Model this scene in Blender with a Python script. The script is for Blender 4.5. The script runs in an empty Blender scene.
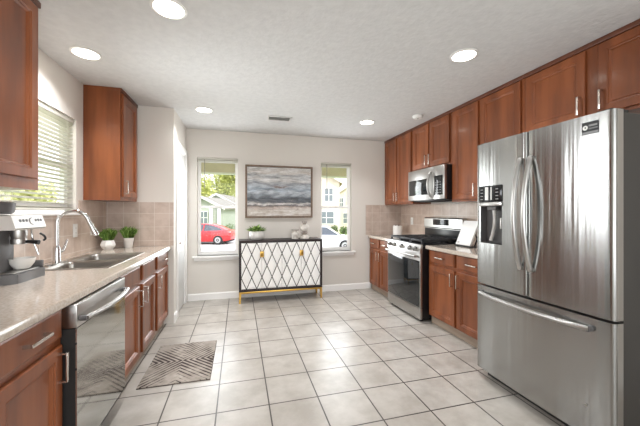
import bpy, bmesh, math, random
from mathutils import Vector, Matrix, Euler
random.seed(7)
PI = math.pi
S = bpy.context.scene
C = S.collection

# ------------------------------------------------------------------ camera, world, sun, lights
H, BACK, LEFT, RIGHT, REAR = 2.44, 4.61, -1.39, 2.66, -2.6
cam = bpy.data.cameras.new('camera'); cam_o = bpy.data.objects.new('camera', cam); C.objects.link(cam_o)
cam.sensor_width = 36; cam.lens = 302.25 / 640 * 36; cam.shift_y = -1.35 / 640
cam.clip_start = .02; cam.clip_end = 400
YAW = math.radians(15.015); EYE = 1.2645
cam_o.location = (0, 0, EYE); cam_o.rotation_euler = (PI / 2, 0, -YAW)
S.camera = cam_o
S.view_settings.view_transform = 'Standard'; S.view_settings.look = 'None'
S.view_settings.gamma = 1; S.view_settings.use_curve_mapping = False
S.view_settings.exposure = 0.55

W = bpy.data.worlds.new('sky'); S.world = W; W.use_nodes = True
wn = W.node_tree; bg = wn.nodes['Background']
tc = wn.nodes.new('ShaderNodeTexCoord'); sp = wn.nodes.new('ShaderNodeSeparateXYZ'); wr = wn.nodes.new('ShaderNodeValToRGB')
wn.links.new(tc.outputs['Generated'], sp.inputs[0]); wn.links.new(sp.outputs['Z'], wr.inputs[0])
wr.color_ramp.elements[0].color = (1, .985, .96, 1); wr.color_ramp.elements[1].color = (.62, .78, 1, 1)
wn.links.new(wr.outputs[0], bg.inputs[0]); bg.inputs[1].default_value = 1.7

def light(name, kind, loc, rot, energy, size=None, size_y=None, color=(1, 1, 1), **kw):
    l = bpy.data.lights.new(name, kind); l.energy = energy; l.color = color
    if kind == 'AREA':
        l.size = size
        if size_y: l.shape = 'RECTANGLE'; l.size_y = size_y
        else: l.shape = 'DISK'
    for k, v in kw.items(): setattr(l, k, v)
    o = bpy.data.objects.new(name, l); C.objects.link(o); o.location = loc; o.rotation_euler = rot
    return o
light('sun', 'SUN', (0, -20, 30), (math.radians(48), 0, math.radians(24)), 2.3, color=(1, .96, .9), angle=.02)
# added fill from behind the camera; below, daylight of the sink and back windows
light('fill_behind_camera', 'AREA', (.65, -2.45, 1.35), (PI / 2, 0, 0), 58, 3.4, 2.0, color=(.92, .965, 1))
# unseen lamp aimed upwards, added to brighten the ceiling
light('ceiling_fill', 'AREA', (.5, -.5, 1.1), (PI - .35, 0, 0), 8, 1.6, color=(.92, .965, 1))
light('daylight_sink_window', 'AREA', (LEFT + .004, 2.7, 1.68), (0, -PI / 2, 0), 9, .74, .8, color=(.92, .965, 1), spread=math.radians(95))
light('daylight_left_window', 'AREA', (-.3, BACK - .03, 1.34), (-PI / 2, 0, 0), 9, .5, 1.3, color=(.92, .965, 1))
light('daylight_right_window', 'AREA', (1.5, BACK - .03, 1.34), (-PI / 2, 0, 0), 9, .46, 1.3, color=(.92, .965, 1))
LAMP_POWER = 6.6

# ------------------------------------------------------------------ materials
def col(r, g, b):
    f = lambda c: (c / 255 / 12.92) if c / 255 <= .04045 else ((c / 255 + .055) / 1.055) ** 2.4
    return (f(r), f(g), f(b), 1)
def mat(name, rgb, rough=.5, metal=0, rgb2=None, scale=(6, 6, 6), detail=4, bump=0, bscale=None, bdist=.002, coat=0, spec=.5, lo=.35, hi=.65, aniso=0, emit=None, estr=0, space='Object'):
    m = bpy.data.materials.new(name); m.use_nodes = True
    n = m.node_tree; b = n.nodes['Principled BSDF']
    b.inputs['Base Color'].default_value = col(*rgb); b.inputs['Roughness'].default_value = rough
    b.inputs['Metallic'].default_value = metal; b.inputs['Coat Weight'].default_value = coat
    b.inputs['Coat Roughness'].default_value = .12
    b.inputs['Specular IOR Level'].default_value = spec; b.inputs['Anisotropic'].default_value = aniso
    if emit: b.inputs['Emission Color'].default_value = col(*emit); b.inputs['Emission Strength'].default_value = estr
    t = n.nodes.new('ShaderNodeTexCoord')
    if rgb2:
        mp = n.nodes.new('ShaderNodeMapping'); mp.inputs['Scale'].default_value = scale
        no = n.nodes.new('ShaderNodeTexNoise'); no.inputs['Scale'].default_value = 1; no.inputs['Detail'].default_value = detail
        r = n.nodes.new('ShaderNodeValToRGB'); r.color_ramp.elements[0].position = lo; r.color_ramp.elements[1].position = hi
        r.color_ramp.elements[0].color = col(*rgb); r.color_ramp.elements[1].color = col(*rgb2)
        n.links.new(t.outputs[space], mp.inputs[0]); n.links.new(mp.outputs[0], no.inputs[0])
        n.links.new(no.outputs[0], r.inputs[0]); n.links.new(r.outputs[0], b.inputs['Base Color'])
    if bump:
        mp = n.nodes.new('ShaderNodeMapping'); mp.inputs['Scale'].default_value = bscale or scale
        no = n.nodes.new('ShaderNodeTexNoise'); no.inputs['Scale'].default_value = 1; no.inputs['Detail'].default_value = 3
        bu = n.nodes.new('ShaderNodeBump'); bu.inputs['Strength'].default_value = bump; bu.inputs['Distance'].default_value = bdist
        n.links.new(t.outputs[space], mp.inputs[0]); n.links.new(mp.outputs[0], no.inputs[0])
        n.links.new(no.outputs[0], bu.inputs['Height']); n.links.new(bu.outputs[0], b.inputs['Normal'])
    return m
def tile_mat(name, c1, c2, cm, size, loc, rot, mortar, rough, bump=.4, noise=(3, 3, 3)):
    m = bpy.data.materials.new(name); m.use_nodes = True; n = m.node_tree; b = n.nodes['Principled BSDF']
    t = n.nodes.new('ShaderNodeTexCoord'); mp = n.nodes.new('ShaderNodeMapping')
    mp.vector_type = 'POINT'; mp.inputs['Location'].default_value = loc; mp.inputs['Rotation'].default_value = rot
    br = n.nodes.new('ShaderNodeTexBrick'); br.offset = 0; br.squash = 1
    br.inputs['Scale'].default_value = 1; br.inputs['Brick Width'].default_value = size; br.inputs['Row Height'].default_value = size
    br.inputs['Mortar Size'].default_value = mortar; br.inputs['Mortar Smooth'].default_value = .15; br.inputs['Bias'].default_value = 0
    no = n.nodes.new('ShaderNodeTexNoise'); no.inputs['Scale'].default_value = noise[0]; no.inputs['Detail'].default_value = 6; no.inputs['Roughness'].default_value = .62
    r = n.nodes.new('ShaderNodeValToRGB'); r.color_ramp.elements[0].position = .36; r.color_ramp.elements[1].position = .62
    r.color_ramp.elements[0].color = col(*c1); r.color_ramp.elements[1].color = col(*c2)
    r2 = n.nodes.new('ShaderNodeHueSaturation'); r2.inputs['Value'].default_value = .94
    n.links.new(t.outputs['Object'], mp.inputs[0]); n.links.new(mp.outputs[0], br.inputs['Vector']); n.links.new(t.outputs['Object'], no.inputs[0])
    n.links.new(no.outputs[0], r.inputs[0]); n.links.new(r.outputs[0], br.inputs['Color1']); n.links.new(r.outputs[0], r2.inputs['Color']); n.links.new(r2.outputs[0], br.inputs['Color2'])
    br.inputs['Mortar'].default_value = col(*cm)
    n.links.new(br.outputs['Color'], b.inputs['Base Color']); b.inputs['Roughness'].default_value = rough
    inv = n.nodes.new('ShaderNodeMath'); inv.operation = 'SUBTRACT'; inv.inputs[0].default_value = 1
    bu = n.nodes.new('ShaderNodeBump'); bu.inputs['Strength'].default_value = bump; bu.inputs['Distance'].default_value = .003
    n.links.new(br.outputs['Fac'], inv.inputs[1]); n.links.new(inv.outputs[0], bu.inputs['Height']); n.links.new(bu.outputs[0], b.inputs['Normal'])
    return m
def glass_mat(name, tint=(1, 1, 1, 1), refl=.06):
    m = bpy.data.materials.new(name); m.use_nodes = True; n = m.node_tree
    n.nodes.remove(n.nodes['Principled BSDF']); out = n.nodes['Material Output']
    tr = n.nodes.new('ShaderNodeBsdfTransparent'); tr.inputs[0].default_value = tint
    gl = n.nodes.new('ShaderNodeBsdfGlossy'); gl.inputs['Roughness'].default_value = .02
    mx = n.nodes.new('ShaderNodeMixShader'); fr = n.nodes.new('ShaderNodeFresnel'); fr.inputs[0].default_value = 1.35
    ge = n.nodes.new('ShaderNodeNewGeometry'); sb = n.nodes.new('ShaderNodeMath'); sb.operation = 'SUBTRACT'; sb.inputs[0].default_value = 1; ml = n.nodes.new('ShaderNodeMath'); ml.operation = 'MULTIPLY'
    n.links.new(ge.outputs['Backfacing'], sb.inputs[1]); n.links.new(fr.outputs[0], ml.inputs[0]); n.links.new(sb.outputs[0], ml.inputs[1])
    n.links.new(ml.outputs[0], mx.inputs[0]); n.links.new(tr.outputs[0], mx.inputs[1]); n.links.new(gl.outputs[0], mx.inputs[2])
    n.links.new(mx.outputs[0], out.inputs[0]); return m

M = {}
TILE = .3285
M['floor'] = tile_mat('floor_tile', (165, 158, 149), (187, 181, 173), (72, 66, 61), TILE, (.1371 + 10 * TILE, -2.0 + 20 * TILE, 0), (0, 0, 0), .0048, .3, noise=(4, 4, 4))
M['splash_x'] = tile_mat('splash_tile_side', (190, 168, 152), (210, 191, 176), (220, 211, 202), .152, (.03, .001, .5), (0, PI / 2, PI / 2), .0022, .3, .3, noise=(7, 7, 7))
M['splash_y'] = tile_mat('splash_tile_front', (188, 168, 154), (208, 190, 178), (220, 211, 202), .152, (0, .03, .5), (PI / 2, 0, 0), .0022, .3, .3, noise=(7, 7, 7))
M['wall'] = mat('wall_paint', (222, 216, 208), .75, bump=.25, bscale=(90, 90, 90))
M['ceiling'] = mat('ceiling_texture', (214, 213, 211), .9, rgb2=(207, 206, 204), scale=(18, 18, 18), bump=1, bscale=(34, 34, 34), bdist=.003)
M['trim'] = mat('white_trim', (248, 246, 243), .4, bump=.05, bscale=(20, 20, 20))
M['door'] = mat('white_door', (232, 232, 230), .38, bump=.05, bscale=(20, 20, 20))
M['wood'] = mat('cherry_wood', (110, 58, 30), .32, rgb2=(144, 81, 45), scale=(9, 9, 1.2), detail=7, coat=.2, spec=.4, bump=.12, bscale=(60, 60, 4))
M['wood_dark'] = mat('dark_cherry_trim', (88, 47, 28), .42, rgb2=(106, 58, 36), scale=(9, 9, 1.2))  # darker cherry, the top moulding's own colour
M['toe'] = mat('toe_kick_board', (150, 132, 116), .6, rgb2=(172, 155, 138), scale=(2, 20, 20))
M['counter'] = mat('speckled_counter', (176, 162, 148), .1, rgb2=(196, 185, 172), scale=(90, 90, 90), detail=5, coat=.3)
M['steel'] = mat('brushed_steel', (164, 164, 162), .2, 1, aniso=.8, bump=.5, bscale=(9, 9, .3), bdist=.01)
n_ = M['steel'].node_tree; tg = n_.nodes.new('ShaderNodeTangent'); tg.direction_type = 'RADIAL'; tg.axis = 'Z'
n_.links.new(tg.outputs[0], n_.nodes['Principled BSDF'].inputs['Tangent']); n_.nodes['Principled BSDF'].inputs['Anisotropic Rotation'].default_value = .25
M['steel_side'] = mat('satin_steel', (186, 184, 181), .3, 1, bump=.06, bscale=(3, 3, 300), bdist=.0006)
M['steel_dw'] = mat('smooth_steel', (190, 191, 188), .08, 1, bump=.03, bscale=(3, 3, 200), bdist=.0004)
M['sink'] = mat('sink_steel', (172, 168, 162), .3, 1, bump=.05, bscale=(200, 4, 4), bdist=.0004)
M['nickel'] = mat('brushed_nickel', (208, 200, 192), .26, 1, bump=.05, bscale=(300, 300, 5), bdist=.0004)
M['chrome'] = mat('chrome', (222, 222, 222), .08, 1, bump=.02, bscale=(5, 5, 5))
M['black'] = mat('black_enamel', (22, 22, 24), .28, bump=.05, bscale=(40, 40, 40))
M['iron'] = mat('cast_iron', (30, 30, 33), .55, bump=.4, bscale=(150, 150, 150))
M['dark_glass'] = mat('dark_glass', (30, 33, 35), .06, spec=.8, bump=.01, bscale=(3, 3, 3))
M['grey_body'] = mat('shaded_body', (58, 55, 52), .5, bump=.2, bscale=(200, 200, 200))  # refrigerator side coloured dark for the shade of cabinets and wall nearby
M['charcoal'] = mat('charcoal_plastic', (92, 90, 90), .38, bump=.1, bscale=(60, 60, 60))
M['machine'] = mat('pale_machine_steel', (224, 222, 218), .35, .4, bump=.04, bscale=(4, 4, 200))
M['gasket'] = mat('dark_gasket', (40, 38, 37), .7, bump=.1, bscale=(40, 40, 40))
M['white_gloss'] = mat('white_ceramic', (234, 231, 226), .3, bump=.06, bscale=(14, 14, 14))
M['white_matte'] = mat('weathered_white', (226, 221, 214), .7, rgb2=(198, 190, 180), scale=(30, 30, 30), bump=.2, bscale=(50, 50, 50))
M['tan_clay'] = mat('weathered_grey_wood', (150, 141, 132), .7, rgb2=(180, 172, 164), scale=(40, 40, 40), bump=.2, bscale=(50, 50, 50))
M['white_plastic'] = mat('white_plastic', (233, 231, 226), .4, bump=.02, bscale=(30, 30, 30))
M['console_frame'] = mat('espresso_wood', (32, 22, 22), .45, rgb2=(42, 29, 28), scale=(2, 20, 20), bump=.1, bscale=(4, 60, 60))
M['console_white'] = mat('white_lacquer', (248, 246, 243), .38, bump=.08, bscale=(30, 30, 30))
M['console_line'] = mat('dark_inlay', (60, 52, 47), .5, bump=.05, bscale=(30, 30, 30))
M['gold'] = mat('brushed_gold', (214, 172, 92), .3, 1, bump=.05, bscale=(60, 60, 60))
M['gold_dark'] = mat('antique_gold', (150, 116, 50), .35, .8, bump=.05, bscale=(60, 60, 60))
M['art_frame'] = mat('walnut_frame', (112, 92, 76), .5, rgb2=(134, 112, 94), scale=(30, 30, 30), bump=.1, bscale=(60, 60, 60))
M['leaf'] = mat('herb_leaf', (72, 112, 34), .55, rgb2=(120, 156, 62), scale=(40, 40, 40), lo=.3, hi=.7)
M['leaf_pale'] = mat('succulent_leaf', (128, 160, 70), .5, rgb2=(176, 200, 120), scale=(60, 60, 60))
M['leaf_dark'] = mat('succulent_dark_leaf', (70, 102, 40), .5, rgb2=(100, 134, 60), scale=(60, 60, 60))
M['soil'] = mat('potting_soil', (60, 46, 36), .9, rgb2=(80, 62, 48), scale=(90, 90, 90), bump=.5, bscale=(120, 120, 120))
M['blind'] = mat('cream_blind_slat', (232, 229, 218), .5, bump=.03, bscale=(5, 60, 60))
n_ = M['blind'].node_tree; tl = n_.nodes.new('ShaderNodeBsdfTranslucent'); tl.inputs[0].default_value = col(238, 236, 228); mxs = n_.nodes.new('ShaderNodeMixShader'); mxs.inputs[0].default_value = .25
n_.links.new(n_.nodes['Principled BSDF'].outputs[0], mxs.inputs[1]); n_.links.new(tl.outputs[0], mxs.inputs[2]); n_.links.new(mxs.outputs[0], n_.nodes['Material Output'].inputs[0])
M['glass'] = glass_mat('window_glass')
M['lens'] = mat('lamp_lens', (255, 250, 240), .5, emit=(255, 248, 236), estr=7, bump=.02, bscale=(9, 9, 9))
M['vent'] = mat('vent_enamel', (206, 204, 200), .5, bump=.02, bscale=(9, 9, 9))
M['vent_dark'] = mat('vent_shadow', (96, 94, 92), .8, bump=.02, bscale=(9, 9, 9))
M['display'] = mat('display_glass', (34, 36, 38), .1, bump=.01, bscale=(3, 3, 3))
M['button'] = mat('grey_button', (150, 150, 150), .5, bump=.02, bscale=(9, 9, 9))
M['paper'] = mat('white_paper', (238, 237, 234), .6, bump=.05, bscale=(30, 30, 30))
M['sticker'] = mat('black_sticker', (38, 38, 40), .4, bump=.02, bscale=(30, 30, 30))
M['grey_print'] = mat('grey_print', (140, 140, 140), .5, bump=.02, bscale=(30, 30, 30))

# ------------------------------------------------------------------ mesh builder
class MB:
    def __init__(s): s.v = []; s.f = []; s.m = []; s.mats = []; s.sm = []
    def mi(s, m):
        if m not in s.mats: s.mats.append(m)
        return s.mats.index(m)
    def add(s, vs, fs, m, smooth=False, mx=None):
        o = len(s.v); i = s.mi(m)
        for p in vs: s.v.append(tuple(mx @ Vector(p)) if mx else tuple(p))
        for f in fs: s.f.append([o + k for k in f]); s.m.append(i); s.sm.append(smooth)
        return s
    def box(s, x0, x1, y0, y1, z0, z1, m, bev=0, seg=2, mx=None):
        if bev <= 0:
            vs = [(x, y, z) for x in (x0, x1) for y in (y0, y1) for z in (z0, z1)]
            return s.add(vs, [(0, 1, 3, 2), (4, 6, 7, 5), (0, 4, 5, 1), (2, 3, 7, 6), (0, 2, 6, 4), (1, 5, 7, 3)], m, False, mx)
        bm = bmesh.new(); bmesh.ops.create_cube(bm, size=1)
        for v in bm.verts: v.co = Vector(((x0 + x1) / 2 + v.co.x * (x1 - x0), (y0 + y1) / 2 + v.co.y * (y1 - y0), (z0 + z1) / 2 + v.co.z * (z1 - z0)))
        b = min(bev, abs(x1 - x0) * .49, abs(y1 - y0) * .49, abs(z1 - z0) * .49)
        bmesh.ops.bevel(bm, geom=bm.edges[:], offset=b, segments=seg, profile=.5, affect='EDGES')
        return s.bm(bm, m, True, mx)
    def bm(s, bm, m, smooth=True, mx=None):
        bm.verts.index_update(); bm.normal_update(); o_n = len(s.sm); flat = [max(abs(c) for c in f.normal) > .999 for f in bm.faces]
        vs = [v.co[:] for v in bm.verts]; fs = [[v.index for v in f.verts] for f in bm.faces]
        bm.free(); s.add(vs, fs, m, smooth, mx)
        for i, q in enumerate(flat):
            if q: s.sm[o_n + i] = False
        return s
    def prism(s, poly, axis, a, b, m, smooth=False, mx=None):
        """closed polygon of 2-D points extruded along axis from a to b"""
        put = {'x': lambda p, t: (t, p[0], p[1]), 'y': lambda p, t: (p[0], t, p[1]), 'z': lambda p, t: (p[0], p[1], t)}[axis]
        n = len(poly); vs = [put(p, a) for p in poly] + [put(p, b) for p in poly]
        fs = [list(range(n))[::-1], list(range(n, 2 * n))] + [(i, (i + 1) % n, n + (i + 1) % n, n + i) for i in range(n)]
        return s.add(vs, fs, m, smooth, mx)
    def lathe(s, prof, m, c=(0, 0, 0), n=24, mx=None, ribs=0, ramp=0):
        vs = []; fs = []
        for r, z in prof:
            for k in range(n):
                a = 2 * PI * k / n; rr = r * (1 + (ramp * math.cos(ribs * a) if ribs else 0))
                vs.append((c[0] + rr * math.cos(a), c[1] + rr * math.sin(a), c[2] + z))
        for i in range(len(prof) - 1):
            for k in range(n): fs.append((i * n + k, i * n + (k + 1) % n, (i + 1) * n + (k + 1) % n, (i + 1) * n + k))
        fs.append(list(range(n))[::-1]); fs.append([(len(prof) - 1) * n + k for k in range(n)])
        return s.add(vs, fs, m, True, mx)
    def tube(s, pts, r, m, n=10, mx=None, smooth_n=0, flat=1):
        P = [Vector(p) for p in pts]
        R = r if isinstance(r, (list, tuple)) else [r] * len(P)
        if smooth_n:
            Q = []; RR = []
            for i in range(len(P) - 1):
                p0, p1, p2, p3 = P[max(i - 1, 0)], P[i], P[i + 1], P[min(i + 2, len(P) - 1)]
                for k in range(smooth_n):
                    t = k / smooth_n
                    Q.append(.5 * ((2 * p1) + (p2 - p0) * t + (2 * p0 - 5 * p1 + 4 * p2 - p3) * t * t + (3 * p1 - p0 - 3 * p2 + p3) * t ** 3)); RR.append(R[i] * (1 - t) + R[i + 1] * t)
            Q.append(P[-1]); RR.append(R[-1]); P, R = Q, RR
        vs = []; fs = []; prev = None
        for i, p in enumerate(P):
            t = (P[min(i + 1, len(P) - 1)] - P[max(i - 1, 0)]).normalized()
            if prev is None: u = t.orthogonal().normalized()
            else: u = (prev - t * prev.dot(t)).normalized()
            prev = u; w = t.cross(u)
            for k in range(n): a = 2 * PI * k / n; vs.append(p + u * (R[i] * math.cos(a)) + w * (R[i] * flat * math.sin(a)))
        for i in range(len(P) - 1):
            for k in range(n): fs.append((i * n + k, i * n + (k + 1) % n, (i + 1) * n + (k + 1) % n, (i + 1) * n + k))
        fs.append(list(range(n))[::-1]); fs.append([(len(P) - 1) * n + k for k in range(n)])
        return s.add(vs, fs, m, True, mx)
    def panel(s, x0, x1, z0, z1, rings, m, mx=None):
        """front panel in the XZ plane facing -y; rings = [(inset, y)...] from the back edge to the centre"""
        vs = []; fs = []
        for ins, y in rings: vs += [(x0 + ins, y, z0 + ins), (x1 - ins, y, z0 + ins), (x1 - ins, y, z1 - ins), (x0 + ins, y, z1 - ins)]
        for i in range(len(rings) - 1):
            for k in range(4): fs.append((i * 4 + k, i * 4 + (k + 1) % 4, i * 4 + 4 + (k + 1) % 4, i * 4 + 4 + k))
        q = (len(rings) - 1) * 4; fs.append((q, q + 1, q + 2, q + 3)); fs.append((3, 2, 1, 0))
        return s.add(vs, fs, m, False, mx)
    def quad(s, a, b, c, d, m): return s.add([a, b, c, d], [(0, 1, 2, 3)], m)
    def build(s, name, parent=None, loc=(0, 0, 0), rot=(0, 0, 0), fix=True):
        me = bpy.data.meshes.new(name); me.from_pydata(s.v, [], s.f)
        for m in s.mats: me.materials.append(m)
        for p, i, q in zip(me.polygons, s.m, s.sm): p.material_index = i; p.use_smooth = q
        if fix:
            bm = bmesh.new(); bm.from_mesh(me); bmesh.ops.recalc_face_normals(bm, faces=bm.faces[:]); bm.to_mesh(me); bm.free()
        if any(s.sm):
            try: me.set_sharp_from_angle(angle=math.radians(40))
            except Exception: pass
        o = bpy.data.objects.new(name, me); C.objects.link(o); o.location = loc; o.rotation_euler = rot
        if parent: o.parent = parent
        return o
def thing(name, label, cat, loc=(0, 0, 0), rz=0, group=None):
    o = bpy.data.objects.new(name, None); o.empty_display_size = .1; C.objects.link(o)
    o.location = loc; o.rotation_euler = (0, 0, rz); return tag(o, label, cat, group)
def tag(o, label, cat, group=None):
    o['label'] = label; o['category'] = cat
    if group: o['group'] = group
    return o
def struct(o): o['kind'] = 'structure'; return o
def dup(o, parent=None):
    c = o.copy(); C.objects.link(c)
    if parent: c.parent = parent
    for ch in list(o.children): dup(ch, c)
    return c

# ------------------------------------------------------------------ the room
b = MB(); b.box(LEFT - .12, RIGHT + .12, REAR - .12, BACK + .13, -.06, 0, M['floor']); struct(b.build('floor'))
b = MB(); b.box(LEFT - .12, RIGHT + .12, REAR - .12, BACK + .13, H, H + .06, M['ceiling']); struct(b.build('ceiling'))
def wall_holes(mb, axis, c0, c1, a0, a1, holes, z0=0, z1=H, m=None):
    """wall slab between c0..c1 across, a0..a1 along, rectangular holes (h0,h1,zb,zt)"""
    m = m or M['wall']
    def bx(p, q, r, s_):
        if q - p < 1e-4 or s_ - r < 1e-4: return
        if axis == 'x': mb.box(p, q, c0, c1, r, s_, m)
        else: mb.box(c0, c1, p, q, r, s_, m)
    cur = a0
    for h0, h1, zb, zt in sorted(holes):
        bx(cur, h0, z0, z1); bx(h0, h1, z0, zb); bx(h0, h1, zt, z1); cur = h1
    bx(cur, a1, z0, z1)
W1 = (-.575, -.012, .63, 2.045); W2 = (1.25, 1.765, .63, 2.045); W3 = (2.26, 3.14, 1.275, 2.075)
b = MB(); wall_holes(b, 'x', BACK, BACK + .13, LEFT - .12, RIGHT + .12, [W1, W2]); struct(b.build('wall_back'))
b = MB(); wall_holes(b, 'y', LEFT - .12, LEFT, REAR - .12, BACK, [W3]); struct(b.build('wall_left'))
b = MB(); b.box(RIGHT, RIGHT + .12, REAR - .12, BACK, 0, H, M['wall']); struct(b.build('wall_right'))
b = MB(); b.box(LEFT, RIGHT, REAR - .12, REAR, 0, H, M['wall']); struct(b.build('wall_rear'))
PX, PY = -.715, 3.75      # pantry corner
DOOR = (3.96, 4.5, 0, 2.04)
b = MB(); b.box(LEFT, PX, PY, PY + .1, 0, H, M['wall']); wall_holes(b, 'y', PX - .1, PX, PY + .1, BACK, [DOOR]); struct(b.build('wall_pantry'))
# skirting boards
def skirting(name, axis, c, a0, a1, sgn):
    b = MB(); t = .014
    prof = [(0, 0), (sgn * t, 0), (sgn * t, .085), (sgn * .006, .1), (0, .1)]
    if axis == 'x': b.prism([(c + p[0], p[1]) for p in prof], 'x', a0, a1, M['trim'])
    else: b.prism([(c + p[0], p[1]) for p in prof], 'y', a0, a1, M['trim'])
    return struct(b.build(name))
skirting('baseboard_back', 'x', BACK - .0005, PX + .016, 2.10, -1)
skirting('baseboard_pantry', 'y', PX + .0005, PY - .012, DOOR[0] - .075, 1)
skirting('baseboard_rear', 'x', REAR + .0005, LEFT, RIGHT, 1)
skirting('baseboard_right', 'y', RIGHT - .0005, REAR, .95, -1)

def window(name, hole, axis, wallc, depth, out, mullion_z):
    """sash window in a drywall return. axis x: back wall (looking +y); axis y: left wall (looking -x)"""
    x0, x1, z0, z1 = hole
    if axis == 'x': mx = Matrix.Translation((0, wallc, 0))
    else: mx = Matrix.Translation((wallc, 0, 0)) @ Matrix.Rotation(PI / 2, 4, 'Z')
    # local: x along, +y outwards
    r = bpy.data.objects.new(name, None); C.objects.link(r); struct(r)
    e = .0008
    b = MB(); f = .024
    b.box(x0 + e, x0 + f, depth, depth + .05, z0 + .001, z1 - e, M['trim'], mx=mx); b.box(x1 - f, x1 - e, depth, depth + .05, z0 + .001, z1 - e, M['trim'], mx=mx)
    b.box(x0 + f, x1 - f, depth, depth + .05, z1 - f, z1 - e, M['trim'], mx=mx); b.box(x0 + f, x1 - f, depth, depth + .05, z0 + .001, z0 + f, M['trim'], mx=mx)
    b.build('window_frame', r)
    b = MB(); s_ = .017
    for zb, zt, dy in ((z0 + f, mullion_z + .018, .006), (mullion_z - .018, z1 - f, .026)):
        b.box(x0 + f, x0 + f + s_, depth + dy, depth + dy + .018, zb, zt, M['trim'], mx=mx); b.box(x1 - f - s_, x1 - f, depth + dy, depth + dy + .018, zb, zt, M['trim'], mx=mx)
        b.box(x0 + f + s_, x1 - f - s_, depth + dy, depth + dy + .018, zb, zb + (.036 if dy > .02 else .03), M['trim'], mx=mx); b.box(x0 + f + s_, x1 - f - s_, depth + dy, depth + dy + .018, zt - .036, zt, M['trim'], mx=mx)
    b.box((x0 + x1) / 2 - .03, (x0 + x1) / 2 + .03, depth - .004, depth + .006, mullion_z + .0, mullion_z + .016, M['trim'], .003, mx=mx)
    b.build('sash', r)
    b = MB(); b.box(x0 + f + s_, x1 - f - s_, depth + .014, depth + .017, z0 + f + .03, mullion_z - .018, M['glass'], mx=mx)
    b.box(x0 + f + s_, x1 - f - s_, depth + .034, depth + .037, mullion_z + .018, z1 - f - .036, M['glass'], mx=mx); b.build('pane', r)
    return r, mx
w, mx1 = window('window_1', W1, 'x', BACK, .075, 1, 1.335)
w2, _ = window('window_2', W2, 'x', BACK, .075, 1, 1.335)
w3, mx3 = window('window_3', W3, 'y', LEFT, .065, 1, 1.66)
def stool(parent, x0, x1, z, mx, proj, t, apron):
    b = MB(); b.box(x0 - .06, x1 + .06, -proj, -.001, z - t, z, M['trim'], .005, mx=mx); b.box(x0 + .001, x1 - .001, -.002, .072, z - t + .001, z + .0, M['trim'], mx=mx)
    if apron: b.box(x0 - .04, x1 + .04, -.016, -.001, z - t - apron, z - t, M['trim'], .003, mx=mx)
    b.build('window_sill', parent)
stool(w, W1[0], W1[1], W1[2], mx1, .05, .024, .045); stool(w2, W2[0], W2[1], W2[2], mx1, .05, .024, .045)
b = MB(); b.box(W3[0] - .03, W3[1] + .03, -.05, -.001, 1.235, 1.262, M['trim'], .006, mx=mx3); b.box(W3[0] + .001, W3[1] - .001, -.002, .064, 1.262, 1.276, M['trim'], mx=mx3)
b.build('window_sill', w3)

# pantry door in the narrow side wall
d = bpy.data.objects.new('door_1', None); C.objects.link(d); struct(d)
mxd = Matrix.Translation((PX, 0, 0)) @ Matrix.Rotation(PI / 2, 4, 'Z')   # local x -> +y, local -y -> +x
b = MB(); y0, y1 = DOOR[0] + .012, DOOR[1] - .012
b.box(y0, y1, .012, .046, .012, 2.028, M['door'], .002, mx=mxd)
for xa, xb in ((y0 + .07, (y0 + y1) / 2 - .03), ((y0 + y1) / 2 + .03, y1 - .07)):
    for za, zb in ((.22, .78), (.9, 1.5), (1.6, 1.92)):
        b.panel(xa, xb, za, zb, [(0, .013), (0, .0115), (.012, .0165), (.02, .0165), (.034, .012)], M['door'], mx=mxd)
b.build('door_panel', d)
b = MB(); cw = .07
b.box(DOOR[0] - cw, DOOR[0], -.016, -.001, .0, 2.04 + cw, M['trim'], .004, mx=mxd); b.box(DOOR[1], DOOR[1] + cw, -.016, -.001, 0, 2.04 + cw, M['trim'], .004, mx=mxd)
b.box(DOOR[0], DOOR[1], -.016, -.001, 2.04, 2.04 + cw, M['trim'], .004, mx=mxd)
b.box(DOOR[0], DOOR[0] + .011, 0, .099, 0, 2.04, M['trim'], mx=mxd); b.box(DOOR[1] - .011, DOOR[1], 0, .099, 0, 2.04, M['trim'], mx=mxd); b.box(DOOR[0] + .011, DOOR[1] - .011, 0, .099, 2.029, 2.04, M['trim'], mx=mxd)
b.build('casing', d)
b = MB(); ky = y0 + .065
b.lathe([(.032, 0), (.032, .008), (.013, .012), (.013, .03)], M['nickel'], mx=mxd @ Matrix.Translation((ky, .011, .875)) @ Matrix.Rotation(PI / 2, 4, 'X'))
b.tube([(ky, -.022, .875), (ky + .03, -.028, .875), (ky + .1, -.026, .872)], .012, M['nickel'], mx=mxd, smooth_n=5); b.build('door_handle', d)

# backsplash tile fields
CT = .88
b = MB(); b.box(LEFT + .0005, LEFT + .008, .3, W3[0] - .035, CT + .001, 1.37, M['splash_x']); b.box(LEFT + .0005, LEFT + .008, W3[0] - .035, W3[1] + .035, CT + .001, 1.234, M['splash_x']); b.box(LEFT + .0005, LEFT + .008, W3[1] + .035, PY - .0085, CT + .001, 1.37, M['splash_x']); struct(b.build('trim_1'))
b = MB(); b.box(LEFT + .0085, PX - .0, PY - .008, PY - .0005, CT + .001, 1.37, M['splash_y']); struct(b.build('trim_2'))
b = MB(); b.box(RIGHT - .008, RIGHT - .0005, 1.98, BACK - .0085, CT + .001, 1.375, M['splash_x']); struct(b.build('trim_3'))
b = MB(); b.box(2.015, RIGHT - .0085, BACK - .008, BACK - .0005, CT + .001, 1.375, M['splash_y']); struct(b.build('trim_4'))

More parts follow.
